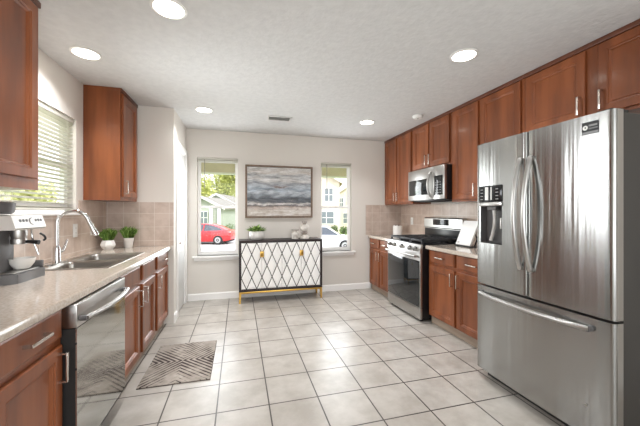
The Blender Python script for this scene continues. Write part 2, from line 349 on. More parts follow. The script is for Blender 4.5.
# ------------------------------------------------------------------ cabinets
def handle(parent, x, y, z, length, vertical):
    """bent flat-bar pull; y = the face it is screwed to"""
    b = MB(); w_, t, p = .0065, .007, .034; L = length / 2
    if vertical:
        b.box(x - w_, x + w_, y - p, y - p + t, z - L, z + L, M['nickel'], .0015)
        for s in (-1, 1): b.box(x - w_, x + w_, y - p + t, y + .0, z + s * L - (t if s > 0 else 0), z + s * L + (t if s < 0 else 0), M['nickel'])
    else:
        b.box(x - L, x + L, y - p, y - p + t, z - w_, z + w_, M['nickel'], .0015)
        for s in (-1, 1): b.box(x + s * L - (t if s > 0 else 0), x + s * L + (t if s < 0 else 0), y - p + t, y, z - w_, z + w_, M['nickel'])
    return b.build('handle', parent)
TH = .019
def front(root, kind, x0, x1, z0, z1, pull=None, y=0):
    b = MB()
    if kind == 'door':
        fw = min(.056, (x1 - x0) * .2)
        b.panel(x0, x1, z0, z1, [(0, y - .0005), (0, y - TH + .004), (.004, y - TH), (fw - .003, y - TH), (fw + .001, y - TH + .005), (fw + .006, y - TH + .004), (fw + .010, y - TH + .0055), (fw + .017, y - TH + .0145)], M['wood'])
    else:
        b.panel(x0, x1, z0, z1, [(0, y - .0005), (0, y - TH + .007), (.003, y - TH + .003), (.012, y - TH)], M['wood'])
    o = b.build('door' if kind == 'door' else ('false_drawer_front' if kind == 'false' else 'drawer'), root)
    f = y - TH
    if pull == 'C': handle(o, (x0 + x1) / 2, f, (z0 + z1) / 2, .13, False)
    elif pull:
        px = x0 + .028 if pull[1] == 'l' else x1 - .028
        pz = z1 - .028 - .065 if pull[0] == 't' else z0 + .028 + .065
        handle(o, px, f, pz, .13, True)
    return o
def base_cabinet(name, label, loc, rz, w, depth, fronts, group, top=CT - .041):
    r = thing(name, label, 'cabinet', loc, rz, group)
    b = MB()
    if top > .8: b.box(0, w, 0, depth, .095, top, M['wood'])
    else:
        b.box(0, w, 0, depth, .095, top, M['wood']); b.box(0, w, 0, .02, top, CT - .041, M['wood']); b.box(0, .018, .02, depth, top, CT - .041, M['wood']); b.box(w - .018, w, .02, depth, top, CT - .041, M['wood'])
    b.build('carcass', r)
    b = MB(); b.box(.0, w, .035, .055, 0, .095, M['toe']); b.build('toe_kick', r)
    for f in fronts: front(r, *f)
    return r
def wall_cabinet(name, label, loc, rz, w, depth, z0, fronts, group, crown=True):
    r = thing(name, label, 'cabinet', loc, rz, group)
    b = MB(); b.box(0, w, 0, depth, 0, 2.438 - z0, M['wood']); b.build('carcass', r)
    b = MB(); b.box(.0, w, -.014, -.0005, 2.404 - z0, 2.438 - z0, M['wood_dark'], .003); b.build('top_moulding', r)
    for f in fronts: front(r, *f)
    return r
GL, GR, GUL, GUR = 'base cabinets along the sink wall', 'base cabinets along the range wall', 'wall cabinets on the sink wall', 'wall cabinets on the range wall'
XL = -.765 - TH + .0   # carcass front plane, left run (door faces at -.765)
XL = -.784
L90, R90 = PI / 2, -PI / 2
dz0, dz1, az0, az1 = .70, .832, .105, .668
# left run: local x -> +y, front (-y local) -> +x
LD = XL - LEFT - .010
base_cabinet('base_cabinet', 'brown base cabinet nearest the viewer under the sink-side counter, two doors below two drawers', (XL, .35, 0), L90, .838, LD,
             [('drawer', .03, .40, dz0, dz1, 'C'), ('drawer', .44, .81, dz0, dz1, 'C'), ('door', .03, .40, az0, az1, 'tr'), ('door', .44, .81, az0, az1, 'tl')], GL)
base_cabinet('base_cabinet', 'brown base cabinet with one drawer and one door directly left of the steel dishwasher', (XL, 1.19, 0), L90, .443, LD,
             [('drawer', .025, .422, dz0, dz1, 'C'), ('door', .025, .422, az0, az1, 'tr')], GL)
base_cabinet('base_cabinet', 'brown sink base cabinet right of the dishwasher with two doors under plain false drawer fronts', (XL, 2.252, 0), L90, .944, LD,
             [('false', .04, .458, dz0, dz1), ('false', .535, .908, dz0, dz1), ('door', .04, .458, az0, az1, 'tr'), ('door', .535, .908, az0, az1, 'tl')], GL, .66)
base_cabinet('base_cabinet', 'brown single-door base cabinet at the far end of the sink counter beside the pantry wall', (XL, 3.198, 0), L90, .545, LD,
             [('drawer', .055, .52, dz0, dz1, 'C'), ('door', .055, .52, az0, az1, 'tl')], GL)
# left wall cabinets
UD = .318
wall_cabinet('wall_cabinet', 'brown wall cabinet at the top left edge of the picture, before the blinded window', (-1.07 - TH, 1.03, 1.384), L90, 1.02, 1.39 - 1.07 - TH - .002, 1.384,
             [('door', .02, .49, .06, 1.008, 'br'), ('door', .515, .985, .06, 1.008, 'bl')], GUL)
wall_cabinet('wall_cabinet', 'narrow brown wall cabinet in the corner above the two potted herbs', (-1.07 - TH, 3.26, 1.372), L90, .483, 1.39 - 1.07 - TH - .002, 1.372,
             [('door', .035, .44, .035, 1.02, 'bl')], GUL)
# right run: local x -> -y, front -> -x
XR = 2.075 + TH; RD = RIGHT - XR - .01
base_cabinet('base_cabinet', 'brown two-door base cabinet in the far corner beyond the gas range', (XR - .012, BACK - .016, 0), R90, .762, RD,
             [('drawer', .03, .36, dz0, dz1, 'C'), ('drawer', .40, .735, dz0, dz1, 'C'), ('door', .03, .36, az0, az1, 'tr'), ('door', .40, .735, az0, az1, 'tl')], GR)
base_cabinet('base_cabinet', 'brown two-door base cabinet between the gas range and the refrigerator', (XR, 3.008, 0), R90, 1.03, RD,
             [('drawer', .03, .44, dz0, dz1, 'C'), ('drawer', .475, .91, dz0, dz1, 'C'), ('door', .03, .44, az0, az1, 'tr'), ('door', .475, .91, az0, az1, 'tl')], GR)
XU = 2.345 + TH; RUD = RIGHT - XU - .002
def ru(label, ya, yb, z0, fronts): return wall_cabinet('wall_cabinet', label, (XU, yb, z0), R90, yb - ya, RUD, z0, fronts, GUR)
def rd(yb, a, c, z0, z1, pull): return ('door', yb - c, yb - a, z0, z1, pull)
ru('brown two-door wall cabinet in the far corner, left of the microwave', 3.772, 4.606, 1.375, [rd(4.606, 4.21, 4.58, .02, 1.02, 'br'), rd(4.606, 3.80, 4.18, .02, 1.02, 'bl')])
ru('short brown two-door wall cabinet directly over the microwave', 2.962, 3.77, 1.815, [rd(3.77, 3.39, 3.74, .02, .58, 'br'), rd(3.77, 2.99, 3.365, .02, .58, 'bl')])
ru('tall brown two-door wall cabinet between the microwave and the refrigerator', 2.047, 2.96, 1.375, [rd(2.96, 2.555, 2.925, .02, 1.02, 'br'), rd(2.96, 2.075, 2.52, .02, 1.02, 'bl')])
ru('brown two-door wall cabinet directly above the refrigerator', 1.02, 2.045, 1.90, [rd(2.045, 1.57, 2.02, .02, .495, 'br'), rd(2.045, 1.04, 1.49, .02, .495, 'bl')])

# ------------------------------------------------------------------ countertops
SX0, SX1, SY0, SY1 = -1.325, -.855, 2.36, 3.17
o_ = .012
b = MB(); x0, x1, y0, y1 = LEFT + .001, -.74, .33, PY - .001
def slab(mb, xa, xb, ya, yb): mb.box(xa, xb, ya, yb, CT - .04, CT, M['counter'])
slab(b, x0, x1 - .01, y0, SY0 + o_); slab(b, x0, x1 - .01, SY1 - o_, y1); slab(b, x0, SX0 + o_, SY0 + o_, SY1 - o_); slab(b, SX1 - o_, x1 - .01, SY0 + o_, SY1 - o_)
b.prism([(x1 - .01, CT), (x1 - .004, CT - .002), (x1, CT - .009), (x1, CT - .036), (x1 - .004, CT - .04), (x1 - .01, CT - .04)], 'y', y0, y1, M['counter'], True)
tag(b.build('countertop'), 'long beige speckled countertop along the sink wall, holding sink and espresso machine', 'countertop')
for lab, ya, yb in (('short beige countertop piece in the far corner beyond the gas range', 3.815, BACK - .009), ('beige countertop between the gas range and the refrigerator', 1.975, 3.012)):
    b = MB(); x0, x1 = 2.05, RIGHT - .009
    b.box(x0 + .01, x1, ya, yb, CT - .04, CT, M['counter'])
    b.prism([(x0 + .01, CT), (x0 + .004, CT - .002), (x0, CT - .009), (x0, CT - .036), (x0 + .004, CT - .04), (x0 + .01, CT - .04)], 'y', ya, yb, M['counter'], True)
    tag(b.build('countertop'), lab, 'countertop', 'countertops beside the range')

# ------------------------------------------------------------------ sink and tap
r = thing('sink', 'double-bowl stainless steel sink set into the long beige counter below the window', 'sink', (0, 0, CT))
def rrect(xa, xb, ya, yb, rad, n=5):
    p = []
    for cx, cy, a0 in ((xb - rad, yb - rad, 0), (xa + rad, yb - rad, PI / 2), (xa + rad, ya + rad, PI), (xb - rad, ya + rad, 1.5 * PI)):
        for k in range(n + 1): a = a0 + PI / 2 * k / n; p.append((cx + rad * math.cos(a), cy + rad * math.sin(a)))
    return p
bowls = ((-1.262, -.885, 2.40, 2.715), (-1.262, -.885, 2.755, 3.13))
b = MB()
e = .0035
def strip(xa, xb, ya, yb): b.box(xa, xb, ya, yb, .0005, e, M['sink'])
strip(SX0, bowls[0][0], SY0, SY1); strip(bowls[0][1], SX1, SY0, SY1)
strip(bowls[0][0], bowls[0][1], SY0, bowls[0][2]); strip(bowls[0][0], bowls[0][1], bowls[0][3], bowls[1][2]); strip(bowls[0][0], bowls[0][1], bowls[1][3], SY1)
b.build('rim', r)
for bo in bowls:
    b = MB(); rings = []
    for ins, z in ((0, e), (.004, -.004), (.008, -.02), (.012, -.12), (.02, -.15), (.05, -.165)):
        rings.append([(x, y, z) for x, y in rrect(bo[0] + ins, bo[1] - ins, bo[2] + ins, bo[3] - ins, .05 if ins < .02 else .06)])
    n = len(rings[0]); vs = [p for q in rings for p in q]; fs = []
    for i in range(len(rings) - 1):
        for k in range(n): fs.append((i * n + k, i * n + (k + 1) % n, (i + 1) * n + (k + 1) % n, (i + 1) * n + k))
    fs.append([(len(rings) - 1) * n + k for k in range(n)])
    # corner fillets of the rim
    corners = [(bo[1], bo[3]), (bo[0], bo[3]), (bo[0], bo[2]), (bo[1], bo[2])]; o0 = len(vs); m_ = n // 4
    for q, (cx, cy) in enumerate(corners):
        vs.append((cx, cy, e))
        for k in range(m_ - 1): fs.append((o0 + q, q * m_ + k, q * m_ + k + 1))
    b.add(vs, fs, M['sink'], True)
    bw = b.build('bowl', r)
    b = MB(); b.lathe([(.042, 0), (.042, .003), (.03, .004), (.02, .001)], M['chrome'], ((bo[0] + bo[1]) / 2, (bo[2] + bo[3]) / 2, -.1645)); b.build('drain', bw)
r = thing('faucet', 'tall chrome gooseneck pull-down faucet behind the double sink', 'faucet', (-1.297, 2.655, CT + .004))
b = MB(); b.add(*(lambda P: ([(x, y, .0) for x, y in P] + [(x, y, .008) for x, y in P], [list(range(len(P), 2 * len(P)))] + [(i, (i + 1) % len(P), len(P) + (i + 1) % len(P), len(P) + i) for i in range(len(P))]))(rrect(-.028, .028, -.12, .12, .027)), M['chrome'], True); b.build('deck_plate', r)
b = MB(); b.lathe([(.027, .008), (.027, .02), (.024, .03), (.023, .11), (.019, .125), (.017, .13)], M['chrome']); b.build('body', r)
b = MB(); pts = [(0, 0, .12), (0, 0, .29)]
for k in range(1, 9): a = PI - PI * k / 8 * .93; pts.append((.095 + .095 * math.cos(a), .03 * k / 8, .29 + .098 * math.sin(a)))
b.tube(pts, .0135, M['chrome'], 12, smooth_n=4); b.build('spout', r)
b = MB(); e0 = Vector(pts[-1]); dr = (Vector(pts[-1]) - Vector(pts[-2])).normalized()
b.tube([e0 - dr * .012, e0 + dr * .01, e0 + dr * .05, e0 + dr * .115, e0 + dr * .125], [.012, .0155, .0165, .021, .019], M['chrome'], 14); b.build('spray_head', r)
b = MB(); b.tube([(.0, .016, .085), (.0, .06, .087), (.004, .08, .095), (.012, .115, .165)], [.016, .016, .011, .007], M['chrome'], 10, smooth_n=4); b.build('lever', r)

# ------------------------------------------------------------------ dishwasher
r = thing('dishwasher', 'stainless steel dishwasher with a bowed bar handle under the sink-side counter', 'dishwasher', (-.722, 1.638, 0), L90)
w_ = .608
b = MB(); b.box(.004, w_ - .004, .065, .6, .1, .832, M['gasket']); b.build('tub', r)
b = MB(); b.box(.0, w_, .006, .062, .115, .725, M['gasket']); b.box(.0, w_, .0, .0055, .115, .725, M['steel_dw']); b.build('door', r)
b = MB(); b.box(.0, w_, .0, .062, .727, .834, M['steel_side'], .003); b.build('control_strip', r)
b = MB(); pts = []
for k in range(13):
    t = k / 12; pts.append((.03 + (w_ - .06) * t, -.024 - .03 * math.sin(PI * t), .763 - .0 * t))
b.tube(pts, .0125, M['steel_side'], 12, smooth_n=2)
for s in (.03, w_ - .03): b.tube([(s, -.028, .763), (s, .002, .763)], .013, M['charcoal'], 10)
b.build('handle', r)
b = MB(); b.box(.01, w_ - .01, .085, .1, .0, .1, M['black']); b.build('toe_kick', r)

# ------------------------------------------------------------------ refrigerator
FY0, FY1, FX, FT = 1.06, 1.958, 1.78, 1.775
r = thing('refrigerator', 'large stainless steel french-door refrigerator with ice dispenser and bottom freezer drawer', 'refrigerator', (FX, FY1, 0), R90)
w_ = FY1 - FY0; xc = .436   # local x of the gap between the doors
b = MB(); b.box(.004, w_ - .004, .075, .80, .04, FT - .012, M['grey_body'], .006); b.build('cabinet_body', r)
def fridge_front(name, xa, xb, za, zb, hole=None):
    """door slab with a softly bowed skin and rounded vertical edges"""
    N = 15; xs = []; rad = .02
    def yy(x):
        t = (x - xa) / (xb - xa); y = -.012 * math.sin(PI * (x / w_)) ** .8 + .006
        e_ = min(x - xa, xb - x)
        if e_ < rad: y += rad - math.sqrt(max(rad * rad - (rad - e_) ** 2, 0))
        return y
    xs = sorted(set([xa + rad * q for q in (0, .08, .25, .5, .75, 1)] + [xb - rad * q for q in (0, .08, .25, .5, .75, 1)] + [xa + rad + (xb - xa - 2 * rad) * k / N for k in range(N + 1)] + ([hole[0], hole[1]] if hole else [])))
    zs = [za, zb] if not hole else [za, hole[2], hole[3], zb]
    b = MB(); vs = []; fs = []; nz = len(zs)
    for x in xs:
        for z in zs: vs.append((x, yy(x), z))
    for i in range(len(xs) - 1):
        for k in range(nz - 1):
            if hole and k == 1 and hole[0] - 1e-6 <= xs[i] and xs[i + 1] <= hole[1] + 1e-6: continue
            fs.append((i * nz + k, (i + 1) * nz + k, (i + 1) * nz + k + 1, i * nz + k + 1))
    b.add(vs, fs, M['steel'], True)
    dp = .066
    top = [(x, yy(x), zb) for x in xs] + [(xb, dp, zb), (xa, dp, zb)]; b.add(top, [list(range(len(top)))], M['steel_side'])
    bot = [(x, yy(x), za) for x in xs] + [(xb, dp, za), (xa, dp, za)]; b.add(bot, [list(range(len(bot)))[::-1]], M['steel_side'])
    for x in (xa, xb): b.add([(x, yy(x), za), (x, dp, za), (x, dp, zb), (x, yy(x), zb)], [(0, 1, 2, 3)], M['steel_side'])
    b.add([(xa, dp, za), (xb, dp, za), (xb, dp, zb), (xa, dp, zb)], [(0, 1, 2, 3)], M['gasket'])
    if hole:
        h0, h1, hz0, hz1 = hole; dd = .058
        b.add([(h0, yy(h0), hz0), (h1, yy(h1), hz0), (h1, yy(h1), hz1), (h0, yy(h0), hz1), (h0, dd, hz0), (h1, dd, hz0), (h1, dd, hz1), (h0, dd, hz1)],
              [(0, 1, 5, 4), (1, 2, 6, 5), (2, 3, 7, 6), (3, 0, 4, 7), (4, 5, 6, 7)], M['charcoal'])
    return b.build(name, r, fix=False), yy
DH = (.046, .246, 1.03, 1.335)
dl, yl = fridge_front('left_door', .0, xc - .002, .722, FT, DH)
dr_, yr = fridge_front('right_door', xc + .002, w_, .722, FT)
fd, yf = fridge_front('freezer_drawer', 0, w_, .075, .708)
b = MB(); b.box(DH[0] - .004, DH[1] + .004, -.011, .004, DH[3] + .0, 1.455, M['display'], .004)
for xx in (.062, .2):
    for k in range(4): b.box(xx, xx + .022, -.0125, -.0105, 1.352 + k * .024, 1.358 + k * .024, M['button'])
b.box(.105, .135, -.0125, -.0105, 1.35, 1.445, M['steel_side']); b.box(.155, .165, -.0125, -.0105, 1.35, 1.445, M['steel_side'])
b.box(DH[0] - .004, DH[1] + .004, -.013, .004, DH[3] - .03, DH[3], M['steel_side'], .004)
dp_ = b.build('dispenser_panel', dl)
b = MB(); b.tube([(.155, .02, 1.30), (.152, .03, 1.2), (.135, .034, 1.12), (.115, .03, 1.05)], .012, M['machine'], 8, smooth_n=4)
b.box(.11, .185, .004, .045, 1.275, 1.304, M['charcoal'], .004)
for q in (.185, .21): b.box(q, q + .012, .04, .05, 1.14, 1.22, M['machine'], .002)
b.build('dispenser_lever', dl)
b = MB(); b.box(DH[0] + .004, DH[1] - .004, .0, .05, 1.031, 1.037, M['gasket']); b.build('drip_grille', dl)
def bow(parent, x, yface, za, zb, sgn):
    b = MB(); pts = []
    for k in range(15): t = k / 14; pts.append((x, yface - .012 - .058 * math.sin(PI * t) ** .8, za + (zb - za) * t))
    b.tube(pts, .0135, M['steel_side'], 12, smooth_n=2, flat=1)
    for z in (za, zb): b.tube([(x, yface - .02, z), (x, yface + .004, z)], .0155, M['steel_side'], 12)
    return b.build('handle', parent)
bow(dl, xc - .036, yl(xc - .036), .90, 1.60, -1); bow(dr_, xc + .036, yr(xc + .036), .90, 1.60, 1)
b = MB(); pts = [(.055 + (w_ - .16) * k / 14, yf(.055 + (w_ - .16) * k / 14) - .014 - .04 * math.sin(PI * k / 14) ** .7, .652) for k in range(15)]
b.tube(pts, .0135, M['steel_side'], 12, smooth_n=2)
for p in (pts[0], pts[-1]): b.tube([(p[0], p[1] - .006, .652), (p[0], yf(p[0]) + .006, .652)], .0165, M['charcoal'], 12)
b.build('handle', fd)
# maker's sticker: white roundel and grey print lines on black
b = MB(); sx0, sx1, sz0, sz1 = .755, .832, 1.672, 1.737
sy = lambda x: yr(x) - .0012
def decal(x0, x1, z0, z1, m, lift=0): b.add([(x0, sy(x0) - lift, z0), (x1, sy(x1) - lift, z0), (x1, sy(x1) - lift, z1), (x0, sy(x0) - lift, z1)], [(0, 1, 2, 3)], M[m])
decal(sx0, sx1, sz0, sz1, 'sticker')
decal(sx0 + .002, sx1 - .002, sz0 + .002, sz0 + .014, 'grey_print', .0004)
ccx, ccz, cr = sx0 + .016, sz0 + .036, .0125
vs = [(ccx + cr * math.cos(2 * PI * k / 20), sy(ccx) - .0005, ccz + cr * math.sin(2 * PI * k / 20)) for k in range(20)]; b.add(vs, [list(range(20))], M['paper'])
decal(ccx - .0025, ccx + .0035, ccz - .004, ccz + .005, 'sticker', .0009)
decal(sx0 + .032, sx1 - .006, sz0 + .04, sz0 + .05, 'grey_print', .0004)
for k in range(9): decal(sx0 + .032 + k * .0046, sx0 + .0352 + k * .0046, sz0 + .026, sz0 + .033, 'grey_print', .0004)
b.build('sticker', dr_, fix=False)
for xx in (.02, w_ - .09): b = MB(); b.box(xx, xx + .07, .02, .14, FT - .011, FT + .01, M['gasket'], .004); b.build('hinge_cover', r)
b = MB(); b.box(.03, w_ - .03, .085, .105, .001, .04, M['gasket']); b.build('base_grille', r)
b = MB(); b.lathe([(.007, 0), (.007, .004), (.004, .005)], M['steel_side'], n=12, mx=Matrix.Translation((.773, yf(.773) + .001, .238)) @ Matrix.Rotation(PI / 2, 4, 'X')); b.build('bumper_stud', fd)

# ------------------------------------------------------------------ gas range
r = thing('gas_range', 'freestanding stainless gas range with black oven window between the base cabinets', 'stove', (1.99, 3.80, 0), R90)
w_ = .776
b = MB(); b.box(.003, w_ - .003, .03, .64, .03, .868, M['black']); b.build('body', r)
for xx in (.04, w_ - .07):
    for yy in (.05, .55): b = MB(); b.lathe([(.018, 0), (.018, .0295)], M['black'], (xx + .015, yy, 0), 12); b.build('foot', r)
b = MB(); b.box(.0, w_, .0, .03, .03, .16, M['steel_side'], .006); b.build('storage_drawer', r)
b = MB(); b.box(0, w_, .0, .03, .165, .785, M['steel_side'], .004); b.box(.012, w_ - .012, -.003, .002, .17, .70, M['dark_glass'], .002); od = b.build('oven_door', r)
b = MB(); b.tube([(.035, -.045, .752), (w_ - .035, -.045, .752)], .0125, M['steel_side'], 12)
for xx in (.05, w_ - .05): b.box(xx - .011, xx + .011, -.045, .0, .743, .761, M['steel_side'], .003)
b.build('handle', od)
b = MB(); b.prism([(-.006, .785), (.03, .785), (.03, .885), (.012, .885)], 'x', 0, w_, M['steel_side']); b.build('control_panel', r)
for xx in (.07, .185, .37, .56, .68):
    b = MB(); mk = Matrix.Translation((xx, .006, .833)) @ Matrix.Rotation(math.radians(104), 4, 'X') @ Matrix.Rotation(0, 4, 'Z')
    b.lathe([(.029, 0), (.029, .005), (.024, .006)], M['black'], mx=mk); b.lathe([(.022, .006), (.021, .03), (.018, .033)], M['steel_side'], mx=mk)
    b.box(-.004, .004, -.019, .019, .03, .036, M['black'], mx=mk); b.build('knob', r)
b = MB(); b.box(.0, w_, .031, .585, .869, .892, M['black'], .004); b.build('cooktop', r)
for gx0, gx1 in ((.02, .262), (.267, .509), (.514, w_ - .02)):
    b = MB(); z0, z1 = .916, .942; t = .01
    for yy in (.05, .30, .545): b.box(gx0, gx1, yy - t, yy + t, z0, z1, M['iron'], .003)
    for xx in (gx0 + t, gx1 - t): b.box(xx - t, xx + t, .05, .545, z0, z1, M['iron'], .003)
    cx = (gx0 + gx1) / 2; b.box(cx - t, cx + t, .05, .545, z0, z1, M['iron'], .003)
    for yy in (.17, .43): b.box(gx0, gx1, yy - t * .7, yy + t * .7, z0, z1, M['iron'], .003)
    for xx in (gx0 + t, gx1 - t):
        for yy in (.05, .30, .545): b.box(xx - t, xx + t, yy - t, yy + t, .893, z0, M['iron'])
    b.build('grate', r)
for cx in (.14, w_ - .14):
    for cy in (.17, .43):
        b = MB(); b.lathe([(.045, 0), (.045, .008), (.03, .01), (.03, .014), (.012, .016)], M['iron'], (cx, cy, .893), 18); b.build('burner', r)
b = MB(); b.prism([(.588, .869), (.59, 1.04), (.574, 1.055), (.574, 1.17), (.585, 1.185), (.64, 1.185), (.64, .869)], 'x', .005, w_ - .005, M['steel_side']); bgd = b.build('backguard', r)
b = MB(); b.box(.006, w_ - .006, .583, .5895, .89, 1.035, M['black'], .002); b.build('backguard_lower_panel', r)
b = MB(); b.box(.21, .53, .571, .5745, 1.085, 1.165, M['display'], .002); b.lathe([(.009, 0), (.009, .001)], M['button'], n=14, mx=Matrix.Translation((.37, .571, 1.135)) @ Matrix.Rotation(PI / 2, 4, 'X')); b.build('display', bgd)

# ------------------------------------------------------------------ microwave
r = thing('microwave', 'stainless over-the-range microwave with a curved handle above the gas range', 'microwave', (2.265, 3.728, 1.402), R90)
w_ = .766; hh = .408
b = MB(); b.box(.002, w_ - .002, .03, .385, .0, hh, M['black'], .003); b.build('body', r)
b = MB(); b.box(0, .555, 0, .03, .012, hh - .002, M['steel_side'], .004); b.box(.03, .45, -.003, .002, .075, .275, M['dark_glass'], .002); md = b.build('door', r)
b = MB(); b.box(.557, w_, 0, .03, .012, hh - .002, M['steel_side'], .004)
P = [(.562, .06), (.72, .06), (.72, .29), (.562, .29), (.535 + .035, .23), (.535 + .03, .175), (.535 + .035, .12)]
b.box(.575, .735, -.003, .002, .06, .29, M['display'], .002)
for i in range(3):
    for k in range(5): b.box(.6 + i * .042, .62 + i * .042, -.0045, -.0025, .085 + k * .03, .093 + k * .03, M['button'])
b.build('control_panel', r)
b = MB(); pts = [(.515, -.008 - .042 * math.sin(PI * k / 12) ** .8, .04 + .3 * k / 12) for k in range(13)]
b.tube(pts, .014, M['steel_side'], 12, smooth_n=2)
for z in (.04, .34): b.tube([(.515, -.012, z), (.515, .003, z)], .015, M['steel_side'], 10)
b.build('handle', md)
b = MB(); b.box(.06, w_ - .06, .06, .3, -.012, -.001, M['gasket'], .003); b.build('vent_grille', r)

# ------------------------------------------------------------------ espresso machine and cup
r = thing('espresso_machine', 'pale steel espresso machine with dark drip tray on the counter left of the sink', 'coffee machine', (-1.135, 1.95, CT), L90)
b = MB(); b.prism([(.0, .025), (.02, .0), (.25, .0), (.265, .012), (.265, .24), (0, .24)], 'z', .0, .05, M['charcoal'])
b.box(.249, .265, .012, .235, .05, .092, M['charcoal'], .004); b.box(.0, .265, .222, .24, .05, .095, M['charcoal'])
b.build('base', r)
b = MB(); b.box(.03, .24, .02, .14, .0505, .056, M['steel_side'], .002); b.build('drip_tray', r)
b = MB(); b.box(.0, .16, .10, .221, .051, .29, M['charcoal'], .006); b.box(.0, .265, .16, .2215, .096, .29, M['charcoal'], .006); b.build('back_column', r)
b = MB(); b.prism([(.225, .285), (.01, .285), (.0, .295), (.02, .362), (.225, .372)], 'x', .0, .262, M['machine'])
for k in range(3):
    for xx in (.055 + k * .026, .185 + k * .024): b.lathe([(.008, 0), (.008, .003)], M['charcoal'], n=12, mx=Matrix.Translation((xx, .0125, .335)) @ Matrix.Rotation(math.radians(78), 4, 'X'))
b.lathe([(.021, 0), (.021, .002)], M['charcoal'], n=20, mx=Matrix.Translation((.148, .0105, .33)) @ Matrix.Rotation(math.radians(78), 4, 'X'))
b.lathe([(.017, 0), (.017, .004)], M['paper'], n=20, mx=Matrix.Translation((.148, .0095, .33)) @ Matrix.Rotation(math.radians(78), 4, 'X'))
b.build('head', r)
b = MB(); b.lathe([(.06, 0), (.075, .01), (.08, .06), (.072, .065), (.05, .068)], M['charcoal'], (.07, .13, .371)); b.build('bean_hopper', r)
b = MB(); b.lathe([(.032, 0), (.036, .02), (.036, .05), (.03, .054)], M['steel_side'], (.13, .06, .234)); b.build('group_head', r)
b = MB(); b.lathe([(.034, 0), (.036, .02), (.034, .03)], M['steel_side'], (.13, .06, .203)); b.tube([(.13, .03, .216), (.13, -.0, .214), (.128, -.035, .21)], [.008, .011, .013], M['black'], 10, smooth_n=3); b.build('portafilter', r)
b = MB(); b.tube([(.236, .06, .29), (.238, .055, .22), (.242, .04, .17), (.246, .03, .125)], .005, M['chrome'], 8, smooth_n=4); b.tube([(.24, .02, .255), (.25, .005, .24), (.245, -.005, .222), (.235, .0, .212)], .006, M['black'], 8, smooth_n=4); b.build('steam_wand', r)
b = MB(); b.lathe([(.026, 0), (.034, .004), (.054, .034), (.06, .062), (.057, .062), (.05, .034), (.028, .009), (.004, .006)], M['white_gloss'], n=28)
tag(b.build('cup', loc=(-1.2, 2.115, CT + .0568)), 'wide white cup standing on the drip tray of the espresso machine', 'cup')

# ------------------------------------------------------------------ potted herbs on the counter
def leaf_quads(mb, n, centre, rad, size, mats, up=.3, jitter=.25, thin=.35):
    for i in range(n):
        d_ = Vector((random.gauss(0, 1), random.gauss(0, 1), random.gauss(0, 1))).normalized()
        q = (random.random() ** .45)
        p = Vector(centre) + Vector((d_.x * rad[0], d_.y * rad[1], d_.z * rad[2])) * q
        ax = (d_ + Vector((0, 0, up)) + Vector((random.uniform(-1, 1), random.uniform(-1, 1), random.uniform(-1, 1))) * jitter * 2).normalized()
        sd = ax.orthogonal().normalized(); sd.rotate(Matrix.Rotation(random.uniform(0, 6.28), 3, ax))
        L = size * random.uniform(.7, 1.3); w = L * thin; nn = ax.cross(sd) * (L * .12)
        mb.add([p - ax * L / 2, p + sd * w / 2 + nn, p + ax * L / 2, p - sd * w / 2 + nn], [(0, 1, 2), (0, 2, 3)], random.choice(mats), True)
for lab, loc, facets, rt, h_ in (('small bushy green herb in a faceted white pot, nearer the window of the two', (-1.285, 3.525, CT), 8, .052, .095), ('small bushy green herb in a tapered white pot, nearer the corner wall of the two', (-1.14, 3.655, CT), 28, .05, .105)):
    r = thing('potted_herb', lab, 'plant', loc, 0, 'potted herbs by the sink')
    b = MB()
    if facets == 8: b.lathe([(.042, 0), (.066, .035), (.069, .05), (.052, h_), (.043, h_), (.04, h_ - .01)], M['white_gloss'], n=8); 
    else: b.lathe([(.034, 0), (.037, .004), (.05, h_), (.045, h_), (.042, h_ - .01)], M['white_gloss'], n=28)
    for i in range(len(b.sm)): b.sm[i] = facets != 8
    b.build('pot', r)
    b = MB(); b.lathe([(.041, 0), (.02, .004), (.002, .005)], M['soil'], (0, 0, h_ - .012), 16); b.build('soil', r)
    b = MB()
    for k in range(230):
        a = random.uniform(0, 6.283); sp = random.random() ** .6; L = random.uniform(.085, .15); w = random.uniform(.004, .007)
        d0 = Vector((math.cos(a) * .012, math.sin(a) * .012, h_ - .006)) + Vector((math.cos(a), math.sin(a), 0)) * .03 * sp
        ou = Vector((math.cos(a), math.sin(a), 0)) * L * .62 * sp; sd = Vector((-math.sin(a + 1), math.cos(a + 1), 0)) * w
        mid = d0 + ou * .45 + Vector((0, 0, L * .62)); end = d0 + ou + Vector((0, 0, L * (1.05 - .4 * sp)))
        b.add([d0 - sd * .4, d0 + sd * .4, mid + sd, mid - sd, end], [(0, 1, 2, 3), (3, 2, 4)], random.choice([M['leaf'], M['leaf'], M['leaf_dark'], M['leaf_pale']]), True)
    leaf_quads(b, 260, (0, 0, h_ + .062), (.074, .074, .055), .03, [M['leaf'], M['leaf_pale']], .6, .3, .4)
    for k in range(14): a = k * 2.4; b.tube([(0, 0, h_ - .008), (.05 * math.cos(a) * random.random(), .05 * math.sin(a), h_ + .06)], .0012, M['leaf'], 4)
    b.build('foliage', r, fix=False)

